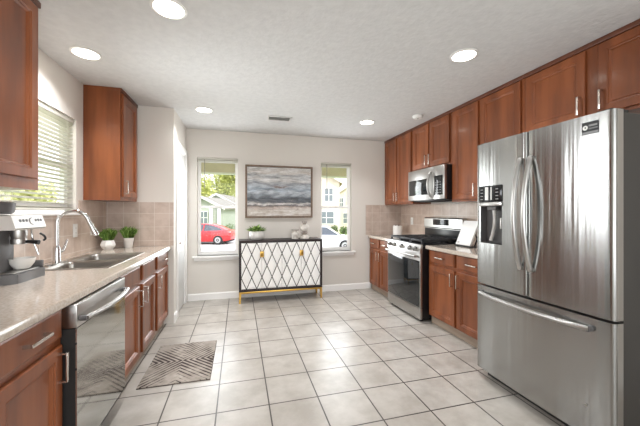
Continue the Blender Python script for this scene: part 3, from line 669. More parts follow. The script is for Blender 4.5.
# outlets
def outlet(label, x, y, z, rz):
    r = thing('wall_outlet', label, 'outlet', (x, y, z), rz, 'outlets in the tile backsplash')
    b = MB(); b.box(-.036, .036, -.006, -.0004, -.058, .058, M['white_plastic'], .003); b.build('cover_plate', r)
    for s in (-.021, .021):
        b = MB(); b.box(-.016, .016, -.0082, -.0062, s - .014, s + .014, M['white_plastic'], .004)
        for q in (-.006, .006): b.box(q - .001, q + .001, -.0088, -.0083, s - .005, s + .005, M['vent_dark'])
        b.build('socket', r)
    return r
o1 = outlet('white wall outlet right behind the faucet spout, below the window sill end', LEFT + .008, 3.10, 1.10, L90)
for lab, loc, rz in (('white wall outlet in the tile just left of the two potted herbs', (LEFT + .008, 3.42, 1.095), L90), ('white wall outlet in the tile behind the far end of the gas range', (RIGHT - .008, 4.25, 1.115), R90)):
    c = dup(o1); c.location = loc; c.rotation_euler = (0, 0, rz); c['label'] = lab

# ------------------------------------------------------------------ things on the range-side counter
r = thing('utensil_crock', 'white cylindrical crock on the far corner counter beyond the gas range', 'crock', (2.47, 4.38, CT))
b = MB(); b.lathe([(.07, 0), (.075, .004), (.075, .16), (.068, .16), (.068, .02), (.01, .016)], M['white_gloss'], n=32); b.build('pot', r)
b = MB()
for q in ((-.03, .01), (.0, -.02), (.028, .012)): b.tube([(q[0] * .6, q[1] * .6, .02), (q[0], q[1], .172)], .01, M['art_frame'], 8)
b.build('utensil_handle', r)
r = thing('cookbook_stand', 'black easel stand on the counter against the refrigerator side', 'book stand', (2.42, 2.80, CT), R90)
b = MB(); b.box(-.12, .12, -.05, .03, .0, .012, M['black'], .003)
for xx in (-.09, .09): b.tube([(xx, .028, .008), (xx, .075, .12), (xx, .112, .2)], .006, M['black'], 8)
b.tube([(0, .1, .17), (0, .14, .09), (0, .16, .006)], .007, M['black'], 8, smooth_n=4); b.build('easel', r)
mxb = Matrix.Translation((2.41, 2.81, CT + .0135)) @ Matrix.Rotation(R90, 4, 'Z') @ Matrix.Translation((0, -.022, 0)) @ Matrix.Rotation(math.radians(-24), 4, 'X')
b = MB(); b.box(-.11, .11, -.012, .008, .0, .29, M['paper'], .003, mx=mxb)
for k in range(3): b.box(-.09 + k * .012, -.083 + k * .012, -.0126, -.012, .02, .035, M['grey_print'], mx=mxb)
tag(b.build('cookbook'), 'white cookbook leaning open-faced on the black easel stand beside the refrigerator', 'book')

# ------------------------------------------------------------------ console cabinet under the painting
CX0, CX1, CYF, CYB = .0, 1.18, 4.27, 4.58
r = thing('console_cabinet', 'white diamond-panelled sideboard with dark frame and gold legs under the painting', 'sideboard', (CX0, CYF, 0))
w_ = CX1 - CX0; dd = CYB - CYF; z0, z1 = .16, .865
b = MB(); b.box(0, w_, .0, dd, z1 - .03, z1, M['console_frame'], .003); b.box(0, w_, .0, dd, z0, z0 + .03, M['console_frame'], .003)
b.box(0, .028, .0, dd, z0 + .03, z1 - .03, M['console_frame']); b.box(w_ - .028, w_, 0, dd, z0 + .03, z1 - .03, M['console_frame'])
b.box(.028, w_ - .028, .03, dd, z0 + .03, z1 - .03, M['console_frame']); b.build('case', r)
def clip(poly, x0, x1, z0, z1):
    def cut(P, inside, inter):
        out = []
        for i in range(len(P)):
            a, c = P[i - 1], P[i]
            if inside(c):
                if not inside(a): out.append(inter(a, c))
                out.append(c)
            elif inside(a): out.append(inter(a, c))
        return out
    for ax, v, sg in ((0, x0, 1), (0, x1, -1), (1, z0, 1), (1, z1, -1)):
        if not poly: return poly
        poly = cut(poly, lambda p: (p[ax] - v) * sg >= -1e-9, lambda a, c: tuple(a[k] + (c[k] - a[k]) * (v - a[ax]) / (c[ax] - a[ax]) for k in (0, 1)))
    return poly
ix0, ix1, iz0, iz1 = .03, w_ - .03, z0 + .032, z1 - .032
pw = (ix1 - ix0) / 8; ph = (iz1 - iz0) / 2
for q in range(4):
    x0, x1 = ix0 + q * 2 * pw + .0008, ix0 + (q + 1) * 2 * pw - .0008
    b = MB(); b.box(x0, x1, .010, .029, iz0, iz1, M['console_line'])
    for i in range(0, 17):
        for k in range(0, 5):
            if (i + k) % 2: continue
            cx, cz = ix0 + i * pw / 2, iz0 + k * ph / 2 + ph / 2 * 0
            hw, hh, g = pw / 2, ph / 2, .0056
            s1 = 1 - g / hw * 1.1
            outer = clip([(cx - hw * s1, cz), (cx, cz - hh * s1), (cx + hw * s1, cz), (cx, cz + hh * s1)], x0 + .0006, x1 - .0006, iz0 + .004, iz1 - .004)
            s2 = s1 * .7
            if len(outer) < 3: continue
            mxp = sum(p[0] for p in outer) / len(outer); mzp = sum(p[1] for p in outer) / len(outer)
            n = len(outer); vs = [(p[0], .0098, p[1]) for p in outer] + [(p[0], .006, p[1]) for p in outer] + [(mxp + (p[0] - mxp) * .55, .0005, mzp + (p[1] - mzp) * .55) for p in outer]
            fs = [(a + o, (a + 1) % n + o, (a + 1) % n + n + o, a + n + o) for o in (0, n) for a in range(n)] + [list(range(2 * n, 3 * n))]
            b.add(vs, fs, M['console_white'])
    dq = b.build('door', r)
    if q in (0, 2):
        kx = ix0 + (q + 1) * 2 * pw; kz = iz0 + ph * 1.5
        b = MB(); b.box(kx - .027, kx + .027, -.012, -.0005, kz - .04, kz + .04, M['gold'], .004); b.box(kx - .014, kx + .014, -.026, -.012, kz - .022, kz + .022, M['gold_dark'], .005); b.build('knob', dq)
b = MB(); b.box(.0, w_, .004, .03, z0 - .026, z0 - .001, M['gold'], .002); b.box(0, w_, dd - .03, dd - .004, z0 - .026, z0 - .001, M['gold'], .002); b.box(0, .026, .03, dd - .03, z0 - .026, z0 - .001, M['gold']); b.box(w_ - .026, w_, .03, dd - .03, z0 - .026, z0 - .001, M['gold']); b.build('base_rail', r)
for xx in (.0, w_ - .034):
    for yy in (.004, dd - .034):
        b = MB(); sx = .006 if xx == 0 else -.006
        t = [(xx, yy), (xx + .034, yy), (xx + .034, yy + .03), (xx, yy + .03)]
        cxx, cyy = xx + .017, yy + .015
        vs = [(cxx + (p[0] - cxx) * .62 - sx, cyy + (p[1] - cyy) * .7, 0) for p in t] + [(p[0], p[1], z0 - .027) for p in t]
        b.add(vs, [(3, 2, 1, 0), (4, 5, 6, 7)] + [(i, (i + 1) % 4, 4 + (i + 1) % 4, 4 + i) for i in range(4)], M['gold']); b.build('leg', r)
# on the console
r = thing('potted_succulent', 'pale green succulent in a ribbed white bowl pot on the left of the sideboard', 'plant', (.245, 4.41, z1))
b = MB(); b.lathe([(.06, 0), (.085, .014), (.104, .055), (.104, .09), (.09, .122), (.082, .124), (.082, .112), (.02, .108)], M['white_gloss'], n=72, ribs=18, ramp=.025); b.build('pot', r)
b = MB()
for i in range(64):
    a = i * 2.39996; q = (i / 64) ** .5; el = 1.35 - 1.05 * q; L = random.uniform(.075, .13)
    d_ = Vector((math.cos(a) * math.cos(el), math.sin(a) * math.cos(el), math.sin(el))); base = Vector((math.cos(a) * .06 * q, math.sin(a) * .06 * q, .108))
    up_ = Vector((0, 0, 1)); sd = d_.cross(up_).normalized(); nn = sd.cross(d_).normalized()
    w = .018; m_ = M['leaf_dark'] if random.random() < .4 else M['leaf_pale']
    p0, p1, p2 = base, base + d_ * L * .6 + nn * .006, base + d_ * L + nn * .0
    b.add([p0, p1 + sd * w, p2, p1 - sd * w, p1 + nn * .006, p1 - nn * .006], [(0, 1, 4), (1, 2, 4), (2, 3, 4), (3, 0, 4), (1, 0, 5), (2, 1, 5), (3, 2, 5), (0, 3, 5)], m_, True)
b.build('leaves', r)
r = thing('candle_holder', 'short weathered white turned candle holder, left of the pair on the sideboard', 'candle holder', (.80, 4.40, z1), 0, 'candle holders on the sideboard')
b = MB(); b.lathe([(.05, 0), (.052, .012), (.044, .022), (.05, .04), (.058, .065), (.05, .092), (.03, .105), (.026, .115), (.05, .12)], M['white_matte'], n=28); b.build('stem', r)
b = MB(); b.lathe([(.052, .1205), (.054, .128), (.052, .138), (.02, .138)], M['tan_clay'], n=28); b.build('top_dish', r)
r = thing('candle_holder', 'tall weathered white turned candle holder, right of the pair on the sideboard', 'candle holder', (.945, 4.42, z1), 0, 'candle holders on the sideboard')
b = MB(); b.lathe([(.068, 0), (.07, .02), (.062, .038), (.035, .046), (.03, .058)], M['white_matte'], n=28); b.build('foot', r)
b = MB(); b.lathe([(.03, .0585), (.042, .072), (.05, .085), (.042, .1), (.03, .112)], M['tan_clay'], n=28); b.build('stem', r)
b = MB(); b.lathe([(.03, .1125), (.06, .122), (.072, .15), (.072, .17), (.058, .198), (.03, .208)], M['white_matte'], n=28); b.build('bulb', r)
b = MB(); b.lathe([(.022, .2085), (.024, .22), (.038, .235), (.042, .258), (.036, .258), (.02, .24)], M['tan_clay'], n=24); b.build('cup', r)

# painting: a loose grey and blue banded seascape
m = bpy.data.materials.new('painted_canvas'); m.use_nodes = True; n = m.node_tree; bs = n.nodes['Principled BSDF']; bs.inputs['Roughness'].default_value = .6
t = n.nodes.new('ShaderNodeTexCoord'); sx = n.nodes.new('ShaderNodeSeparateXYZ'); n.links.new(t.outputs['Generated'], sx.inputs[0])
def noise(scale, det, rough=.6):
    mp = n.nodes.new('ShaderNodeMapping'); mp.inputs['Scale'].default_value = scale; no = n.nodes.new('ShaderNodeTexNoise'); no.inputs['Scale'].default_value = 1; no.inputs['Detail'].default_value = det; no.inputs['Roughness'].default_value = rough
    n.links.new(t.outputs['Generated'], mp.inputs[0]); n.links.new(mp.outputs[0], no.inputs[0]); return no.outputs[0]
def math_(op, a, c):
    k = n.nodes.new('ShaderNodeMath'); k.operation = op
    for i, v in enumerate((a, c)):
        if isinstance(v, (int, float)): k.inputs[i].default_value = v
        else: n.links.new(v, k.inputs[i])
    return k.outputs[0]
zz = math_('ADD', sx.outputs['Z'], math_('MULTIPLY', math_('SUBTRACT', noise((2.6, 1, 9), 9, .7), .5), .36))
rp = n.nodes.new('ShaderNodeValToRGB'); n.links.new(zz, rp.inputs[0])
stops = [(0, (196, 186, 176)), (.1, (212, 205, 198)), (.17, (168, 152, 142)), (.21, (104, 100, 102)), (.25, (222, 218, 214)), (.3, (112, 114, 118)), (.35, (84, 88, 94)), (.41, (140, 146, 152)), (.48, (182, 188, 194)), (.54, (146, 156, 166)), (.6, (180, 187, 194)), (.67, (158, 160, 164)), (.74, (212, 209, 206)), (.81, (172, 174, 176)), (.89, (212, 206, 200)), (1, (198, 195, 192))]
el = rp.color_ramp.elements
while len(el) < len(stops): el.new(.5)
for e_, (p, c) in zip(el, stops): e_.position = p; e_.color = col(*c)
mx_ = n.nodes.new('ShaderNodeMixRGB'); mx_.blend_type = 'OVERLAY'; mx_.inputs[0].default_value = .6
r2 = n.nodes.new('ShaderNodeValToRGB'); r2.color_ramp.elements[0].position = .34; r2.color_ramp.elements[1].position = .66; n.links.new(noise((5, 1, 17), 9, .75), r2.inputs[0])
n.links.new(rp.outputs[0], mx_.inputs[1]); n.links.new(r2.outputs[0], mx_.inputs[2])
# small rust-brown dab
def bump1(v, c, w): return math_('MAXIMUM', math_('SUBTRACT', 1, math_('DIVIDE', math_('ABSOLUTE', math_('SUBTRACT', v, c), 0), w)), 0)
dab = math_('MULTIPLY', bump1(sx.outputs['X'], .5, .16), bump1(zz, .62, .035)); dab = math_('MINIMUM', math_('MULTIPLY', dab, 1.6), .8)
mb_ = n.nodes.new('ShaderNodeMixRGB'); n.links.new(dab, mb_.inputs[0]); n.links.new(mx_.outputs[0], mb_.inputs[1]); mb_.inputs[2].default_value = col(120, 92, 82)
n.links.new(mb_.outputs[0], bs.inputs['Base Color'])
AX0, AX1, AZ0, AZ1 = .09, 1.107, 1.172, 1.958
r = thing('framed_painting', 'wide framed abstract grey and blue seascape painting hanging above the sideboard', 'painting', (AX0, BACK, AZ0))
w_, h_ = AX1 - AX0, AZ1 - AZ0; f = .024
b = MB()
for a, c, d0, e0 in ((0, w_, 0, f), (0, w_, h_ - f, h_), (0, f, f, h_ - f), (w_ - f, w_, f, h_ - f)): b.box(a, c, -.045, -.002, d0, e0, M['art_frame'], .003)
b.build('frame', r)
b = MB(); b.box(f + .004, w_ - f - .004, -.034, -.004, f + .004, h_ - f - .004, m); b.build('canvas', r)

# ------------------------------------------------------------------ rug
m = bpy.data.materials.new('woven_rug'); m.use_nodes = True; n = m.node_tree; bs = n.nodes['Principled BSDF']; bs.inputs['Roughness'].default_value = .95
t = n.nodes.new('ShaderNodeTexCoord'); sx = n.nodes.new('ShaderNodeSeparateXYZ'); n.links.new(t.outputs['Object'], sx.inputs[0])
ax_ = math_('ABSOLUTE', sx.outputs['X'], 0); ay_ = math_('ABSOLUTE', sx.outputs['Y'], 0)
v = math_('SUBTRACT', ax_, ay_)
wv = math_('SINE', math_('MULTIPLY', v, 2 * PI / .046), 0)
mp = n.nodes.new('ShaderNodeMapping'); mp.inputs['Scale'].default_value = (6, 5, 1); no = n.nodes.new('ShaderNodeTexNoise'); no.inputs['Scale'].default_value = 1; no.inputs['Detail'].default_value = 5
n.links.new(t.outputs['Object'], mp.inputs[0]); n.links.new(mp.outputs[0], no.inputs[0])
axis_ = math_('MAXIMUM', math_('SUBTRACT', .75, math_('MULTIPLY', ay_, 6)), 0)
thr = math_('ADD', math_('SUBTRACT', math_('MULTIPLY', no.outputs[0], 5.0), 2.7), axis_)
fade = math_('MINIMUM', math_('MAXIMUM', math_('MULTIPLY', math_('SUBTRACT', math_('ADD', wv, thr), .25), 2.2), 0), 1)
r1 = n.nodes.new('ShaderNodeValToRGB'); r1.color_ramp.elements[0].color = col(172, 163, 153); r1.color_ramp.elements[1].color = col(66, 54, 51); n.links.new(fade, r1.inputs[0])
no2 = n.nodes.new('ShaderNodeTexNoise'); no2.inputs['Scale'].default_value = 14; no2.inputs['Detail'].default_value = 6; n.links.new(t.outputs['Object'], no2.inputs[0])
mx_ = n.nodes.new('ShaderNodeMixRGB'); mx_.blend_type = 'MULTIPLY'; mx_.inputs[0].default_value = .55; n.links.new(r1.outputs[0], mx_.inputs[1])
r2 = n.nodes.new('ShaderNodeValToRGB'); r2.color_ramp.elements[0].position = .3; r2.color_ramp.elements[1].position = .7; r2.color_ramp.elements[0].color = col(150, 140, 130); n.links.new(no2.outputs[0], r2.inputs[0]); n.links.new(r2.outputs[0], mx_.inputs[2])
n.links.new(mx_.outputs[0], bs.inputs['Base Color'])
rug_edge = mat('rug_binding', (84, 72, 66), .95, bump=.3, bscale=(200, 200, 200))
r = thing('rug', 'small beige and brown rug with crossing stripes on the tile floor before the sink', 'rug', (-.457, 2.762, 0))
b = MB(); b.box(-.247, .247, -.352, .352, .002, .011, m, .002); b.build('pile', r)
b = MB(); b.box(-.249, .249, -.354, .354, .0005, .0055, rug_edge, .002); b.build('binding', r)

# ------------------------------------------------------------------ ceiling fittings
r0 = None
lamps = [(-.39, 1.911, 'round recessed ceiling light nearest the viewer, over the aisle left of centre'), (-1.094, 2.612, 'round recessed ceiling light above the sink, close to the blinded window'),
         (-.388, 3.705, 'round recessed ceiling light near the pantry corner at the back left'), (1.631, 1.911, 'round recessed ceiling light above the refrigerator side of the aisle'), (1.622, 3.668, 'round recessed ceiling light at the back right, near the far wall cabinets')]
for x, y, lab in lamps:
    if r0 is None:
        r0 = r = thing('recessed_light', lab, 'ceiling light', (x, y, H), 0, 'recessed lights in the ceiling')
        b = MB(); b.lathe([(.098, -.0005), (.098, -.006), (.088, -.009), (.082, -.009), (.082, -.0005)], M['white_plastic'], n=40); b.build('trim_ring', r)
        b = MB(); b.lathe([(.081, -.001), (.081, -.0075), (.02, -.009)], M['lens'], n=40); b.build('lens', r)
    else:
        r = dup(r0); r.location = (x, y, H); r['label'] = lab
    light('lamp_light', 'AREA', (x, y, H - .012), (0, 0, 0), LAMP_POWER, .16, color=(.97, .98, 1), spread=math.radians(125))
r = thing('ceiling_vent', 'white rectangular air vent with slats in the ceiling before the back wall', 'vent', (.49, 3.80, H))
b = MB(); 
for a in ((-.15, .15, -.085, -.065), (-.15, .15, .065, .085), (-.15, -.13, -.065, .065), (.13, .15, -.065, .065)): b.box(*a, -.012, -.0005, M['vent'], .002)
b.build('frame', r)
b = MB()
for k in range(7): yy = -.054 + k * .018; b.add([(-.13, yy + .011, -.002), (.13, yy + .011, -.002), (.13, yy + .002, -.011), (-.13, yy + .002, -.011)], [(0, 1, 2, 3)], M['vent'])
b.build('slats', r)
b = MB(); b.box(-.129, .129, -.064, .064, -.0015, -.0005, M['vent_dark']); b.build('duct_shade', r)  # flat dark sheet painted for the shade inside the vent opening
r = thing('smoke_detector', 'small white smoke detector on the ceiling near the right wall cabinets', 'smoke detector', (2.12, 3.27, H))
b = MB(); b.lathe([(.062, -.0005), (.064, -.008), (.06, -.02), (.05, -.032), (.03, -.035)], M['white_plastic'], n=32); b.build('cover', r)
b = MB(); b.lathe([(.008, -.034), (.008, -.0375), (.003, -.038)], M['vent_dark'], n=12); b.build('test_button', r)

# ------------------------------------------------------------------ blinds
def blind(label, x0, x1, ztop, zbot, mx, n, tilt, sw, lowered):
    r = bpy.data.objects.new('window_blind', None); C.objects.link(r); r.matrix_world = mx; tag(r, label, 'blind', 'blinds in the windows')
    b = MB(); b.box(x0 + .004, x1 - .004, .012, .055, ztop - (.04 if lowered else .022), ztop - .001, M['blind'], .003); b.build('head_rail', r)
    b = MB(); zt = ztop - (.055 if lowered else .028)
    for k in range(n):
        z = zt - (zt - zbot - .02) * k / max(n - 1, 1); c, s = math.cos(tilt) * sw / 2, math.sin(tilt) * sw / 2
        th = .0014
        b.add([(x, .034 + q * c, z + q * s + u) for x in (x0 + .008, x1 - .008) for q in (-1, 1) for u in (0, th)], [(0, 1, 3, 2), (4, 6, 7, 5), (0, 4, 5, 1), (2, 3, 7, 6), (0, 2, 6, 4), (1, 5, 7, 3)], M['blind'])
    b.build('slats', r)
    b = MB(); b.box(x0 + .006, x1 - .006, .014, .054, zbot, zbot + (.014 if lowered else .008), M['blind'], .003); b.build('bottom_rail', r)
    b = MB()
    for xx in ((x0 + .12, x1 - .12) if lowered else ()):
        b.tube([(xx, .012, zbot + .01), (xx, .012, ztop - .04)], .0012, M['blind'], 5); b.tube([(xx, .056, zbot + .01), (xx, .056, ztop - .04)], .0012, M['blind'], 5)
    if lowered: b.build('cords', r)
    b = MB(); wl = .42; b.tube([(x0 + .1, .004, ztop - .03), (x0 + .1, .002, ztop - .03 - wl)], .005, M['tan_clay'], 6); b.build('tilt_wand', r)
    return r
blind('cream horizontal blind lowered over the window above the sink', W3[0], W3[1], W3[3], W3[2] + .004, mx3, 23, math.radians(-16), .038, True)
mxw = Matrix.Translation((0, BACK, 0))
blind('cream blind raised to the top of the narrow back window left of the painting', W1[0], W1[1], W1[3], W1[3] - .052, mxw, 4, 0, .045, False)
blind('cream blind raised to the top of the narrow back window right of the painting', W2[0], W2[1], W2[3], W2[3] - .052, mxw, 4, 0, .045, False)

# ------------------------------------------------------------------ outside
GZ = -1.05
FWD = Vector((math.sin(YAW), math.cos(YAW), 0)); RGT = Vector((math.cos(YAW), -math.sin(YAW), 0))
def at(u, v, d): return Vector((0, 0, EYE)) + (FWD + RGT * ((u - 320) / 302.25) + Vector((0, 0, (211.65 - v) / 302.25))) * d
M['grass'] = mat('lawn_grass', (128, 150, 78), .9, rgb2=(160, 176, 104), scale=(3, 3, 3), bump=.4, bscale=(20, 20, 20))
M['asphalt'] = mat('pale_concrete', (196, 188, 182), .85, rgb2=(210, 203, 197), scale=(1.5, 1.5, 1.5))
M['stucco'] = mat('cream_stucco', (226, 214, 196), .85, rgb2=(216, 204, 186), scale=(3, 3, 3), bump=.2, bscale=(30, 30, 30))
M['siding'] = mat('grey_green_siding', (176, 180, 168), .8, rgb2=(168, 172, 160), scale=(.5, .5, 12))
M['roof'] = mat('shingle_roof', (134, 126, 116), .9, rgb2=(156, 148, 136), scale=(4, 4, 4), bump=.3, bscale=(12, 12, 12))
M['roof_tan'] = mat('tan_shingle_roof', (150, 138, 100), .9, rgb2=(168, 156, 116), scale=(4, 4, 4))
M['ext_white'] = mat('white_exterior_trim', (236, 233, 226), .6, bump=.02, bscale=(5, 5, 5))
M['ext_door'] = mat('grey_garage_door', (150, 154, 140), .6, bump=.1, bscale=(1, 1, 8))
M['ext_glass'] = mat('house_window_glass', (120, 128, 132), .1, bump=.01, bscale=(3, 3, 3))
M['bush'] = mat('bush_leaf', (86, 106, 62), .8, rgb2=(118, 138, 84), scale=(3, 3, 3))
M['tree'] = mat('tree_leaf', (168, 172, 84), .8, rgb2=(206, 206, 132), scale=(.6, .6, .6))
M['hedge'] = mat('hedge_leaf', (188, 192, 112), .8, rgb2=(220, 220, 160), scale=(2, 2, 2))
M['bark'] = mat('tree_bark', (110, 92, 74), .9, rgb2=(130, 112, 92), scale=(8, 8, 2), bump=.5, bscale=(12, 12, 3))
M['red_paint'] = mat('red_car_paint', (212, 40, 44), .3, coat=.6, bump=.01, bscale=(3, 3, 3))
M['white_paint'] = mat('white_car_paint', (236, 236, 238), .3, coat=.6, bump=.01, bscale=(3, 3, 3))
M['car_glass'] = mat('car_glass', (92, 96, 104), .08, bump=.01, bscale=(3, 3, 3))
M['tire'] = mat('tire_rubber', (48, 46, 46), .8, bump=.2, bscale=(30, 30, 30))
M['rim'] = mat('alloy_rim', (190, 190, 190), .4, .6, bump=.02, bscale=(9, 9, 9))
M['tail'] = mat('tail_lamp', (160, 20, 24), .3, bump=.02, bscale=(9, 9, 9))
M['soffit'] = mat('porch_soffit', (178, 168, 140), .8, rgb2=(188, 178, 150), scale=(1, 12, 1))
M['fence'] = mat('fence_board', (160, 134, 116), .85, rgb2=(140, 112, 96), scale=(8, 8, 1))
# ground, street, porch
b = MB(); b.box(-60, 60, -30, 90, GZ - .3, GZ, M['grass']); struct(b.build('ground'))
b = MB(); b.box(-60, 60, 12.5, 27.5, GZ + .001, GZ + .02, M['asphalt']); struct(b.build('street'))
b = MB(); b.box(LEFT - .12, RIGHT + .12, BACK + .131, 6.8, GZ + .001, -.12, M['asphalt']); struct(b.build('porch_slab'))
b = MB(); b.box(LEFT - .6, RIGHT + .9, BACK + .131, 6.42, 2.30, 2.36, M['soffit']); b.box(LEFT - .6, RIGHT + .9, 6.42, 6.58, 2.06, 2.36, M['stucco']); b.box(LEFT - .6, RIGHT + .9, 6.40, 6.60, 2.03, 2.06, M['ext_white']); struct(b.build('porch_roof'))
for xx in (LEFT - .4, RIGHT + .75):
    b = MB(); b.box(xx - .08, xx + .08, 6.42, 6.58, GZ + .01, 2.029, M['ext_white'], .01); struct(b.build('porch_post'))
b = MB(); b.lathe([(.11, 0), (.12, -.02), (.11, -.07), (.06, -.1), (.01, -.11)], mat('porch_globe', (240, 238, 230), .4, emit=(255, 250, 236), estr=1.2), n=24)
b.lathe([(.13, -.0), (.13, -.012), (.12, -.014)], M['ext_white'], n=24)
pl = at(222.5, 165, 5.6); tag(b.build('porch_light', loc=(pl.x, pl.y, 2.2995)), 'round white ceiling light under the porch roof, seen through the left back window', 'porch light')

def foliage(name, parent, blobs, n, size, m):
    b = MB()
    for c, rd in blobs: leaf_quads(b, n, c, rd, size, [m], .1, .5, .7)
    return b.build(name, parent, fix=False)
def tree(label, p, h, w, m, n=900, name='tree', cat='tree', size=.5):
    r = thing(name, label, cat, (p[0], p[1], GZ), 0, 'trees seen through the windows')
    b = MB(); b.tube([(0, 0, 0), (.1, 0, h * .3), (0, .1, h * .65)], [.22, .16, .07], M['bark'], 8, smooth_n=3); b.build('trunk', r)
    bl = [((random.uniform(-.5, .5) * w, random.uniform(-.3, .3) * w, h * random.uniform(.42, .85)), (w * .42, w * .4, h * .22)) for k in range(6)]
    foliage('crown', r, bl, n, size, m); return r
def bush(label, p, w, h, m=None, size=.14, n=420):
    r = thing('bush', label, 'bush', (p[0], p[1], GZ), 0, 'bushes seen through the windows')
    b = MB(); b.tube([(0, 0, 0), (0, 0, h * .6)], [.05, .03], M['bark'], 6); b.build('stem', r)
    foliage('leaves', r, [((0, 0, h * .52), (w / 2, w / 2, h * .5))], n, size, m or M['bush']); return r
def house(name, label, c, rz, w, dpt, wall_h, roof_h, wm, rm, wins, eave=.5, garage=None, columns=()):
    """gable-fronted house: local x along the front, front at y=0 facing -y"""
    r = thing(name, label, 'house', (c[0], c[1], GZ), rz, 'houses across the street')
    b = MB(); b.box(-w / 2, w / 2, 0, dpt, 0, wall_h, wm); b.prism([(-w / 2, wall_h), (w / 2, wall_h), (0, wall_h + roof_h)], 'y', .001, dpt, wm); b.build('walls', r)
    b = MB(); sl = roof_h / (w / 2); t = .16
    for s in (-1, 1):
        P = [(s * (w / 2 + eave), wall_h - eave * sl + .01), (0, wall_h + roof_h + .01), (0, wall_h + roof_h + .01 + t), (s * (w / 2 + eave), wall_h - eave * sl + t + .01)]
        b.prism(P, 'y', -eave, dpt + eave, rm)
    b.build('roof', r)
    b = MB()
    for s in (-1, 1):
        P = [(s * (w / 2 + eave), wall_h - eave * sl - .08), (0, wall_h + roof_h - .08), (0, wall_h + roof_h + .2), (s * (w / 2 + eave), wall_h - eave * sl + .2)]
        b.prism(P, 'y', -eave - .06, -eave - .005, M['ext_white'])
    b.build('rake_board', r)
    for x, z, ww, hh in wins:
        b = MB(); b.box(x - ww / 2 - .08, x + ww / 2 + .08, -.05, -.002, z - .08, z + hh + .08, M['ext_white']); wf = b.build('window', r)
        b = MB(); b.box(x - ww / 2, x + ww / 2, -.06, -.051, z, z + hh, M['ext_glass'])
        b.box(x - .03, x + .03, -.075, -.061, z, z + hh, M['ext_white']); b.box(x - ww / 2, x - .03, -.075, -.061, z + hh / 2 - .03, z + hh / 2 + .03, M['ext_white']); b.box(x + .03, x + ww / 2, -.075, -.061, z + hh / 2 - .03, z + hh / 2 + .03, M['ext_white']); b.build('pane', wf)
    if garage:
        b = MB(); b.box(garage[0], garage[1], -.05, -.002, .02, garage[2], M['ext_door']); b.build('front_door', r)
    for x in columns:
        b = MB(); b.box(x - .16, x + .16, -.45, -.15, 0, wall_h - .1, M['ext_white'], .02); b.build('column', r)
    return r
p = at(203, 233, 33.5)
house('house', 'nearer low grey-green house with white gable boards, left in the left back window', (p.x, p.y, 0), -YAW, 4.4, 8, 2.75, 1.1, M['siding'], M['roof'], [(.1, 1.0, .8, 1.3)], .35, (-1.5, -.7, 2.2), (-1.9, 1.0, 1.9))
p = at(229, 233, 30.5)
house('house', 'further grey-green house with white gable and front door, above the tail of the red car', (at(217, 233, 43).x, at(217, 233, 43).y, 0), -YAW, 6.4, 8, 3.0, 1.75, M['siding'], M['roof'], [(2.2, 1, .8, 1.2)], .4, (.6, 1.6, 2.2), (.1, 2.9))
p = at(322, 233, 31)
house('house', 'two-storey cream stucco house on the left in the right back window', (p.x, p.y, 0), -YAW, 3.6, 8, 5.4, 1.05, M['stucco'], M['roof_tan'], [(.7, 3.4, .8, 1.3), (.45, 1.1, 1.5, 1.2)], .35)
p = at(352, 233, 40)
house('house', 'cream stucco house further back on the right in the right back window', (p.x, p.y, 0), -YAW, 4.2, 9, 4.7, 1.3, M['stucco'], M['roof_tan'], [(-1.45, 2.9, .6, 1.2), (.2, 2.9, .8, 1.2), (-.6, .8, 1.1, 1.3)], .4)
for u, d_, h, w, lab in ((188, 58, 13, 6, 'olive green tree filling the left of the left back window above the houses'), (216, 76, 17, 7, 'yellow-green tree behind the gables in the middle of the left back window'), (241, 60, 13, 6, 'yellow-green tree at the right side of the left back window')):
    p = at(u, 233, d_); tree(lab, p, h, w, M['tree'])
for u, d_, w, h, lab in ((212, 28, 1.3, 1.15, 'round dark bush left of the grey front door behind the red car'), (229, 28, 1.3, 1.2, 'round dark bush at the right corner behind the red car'), (334, 30, .8, 1.0, 'small round bush before the cream houses, left in the right back window'), (344, 29.5, .9, .9, 'low bush at the right of the right back window beyond the white car')):
    p = at(u, 233, d_); bush(lab, p, w, h)
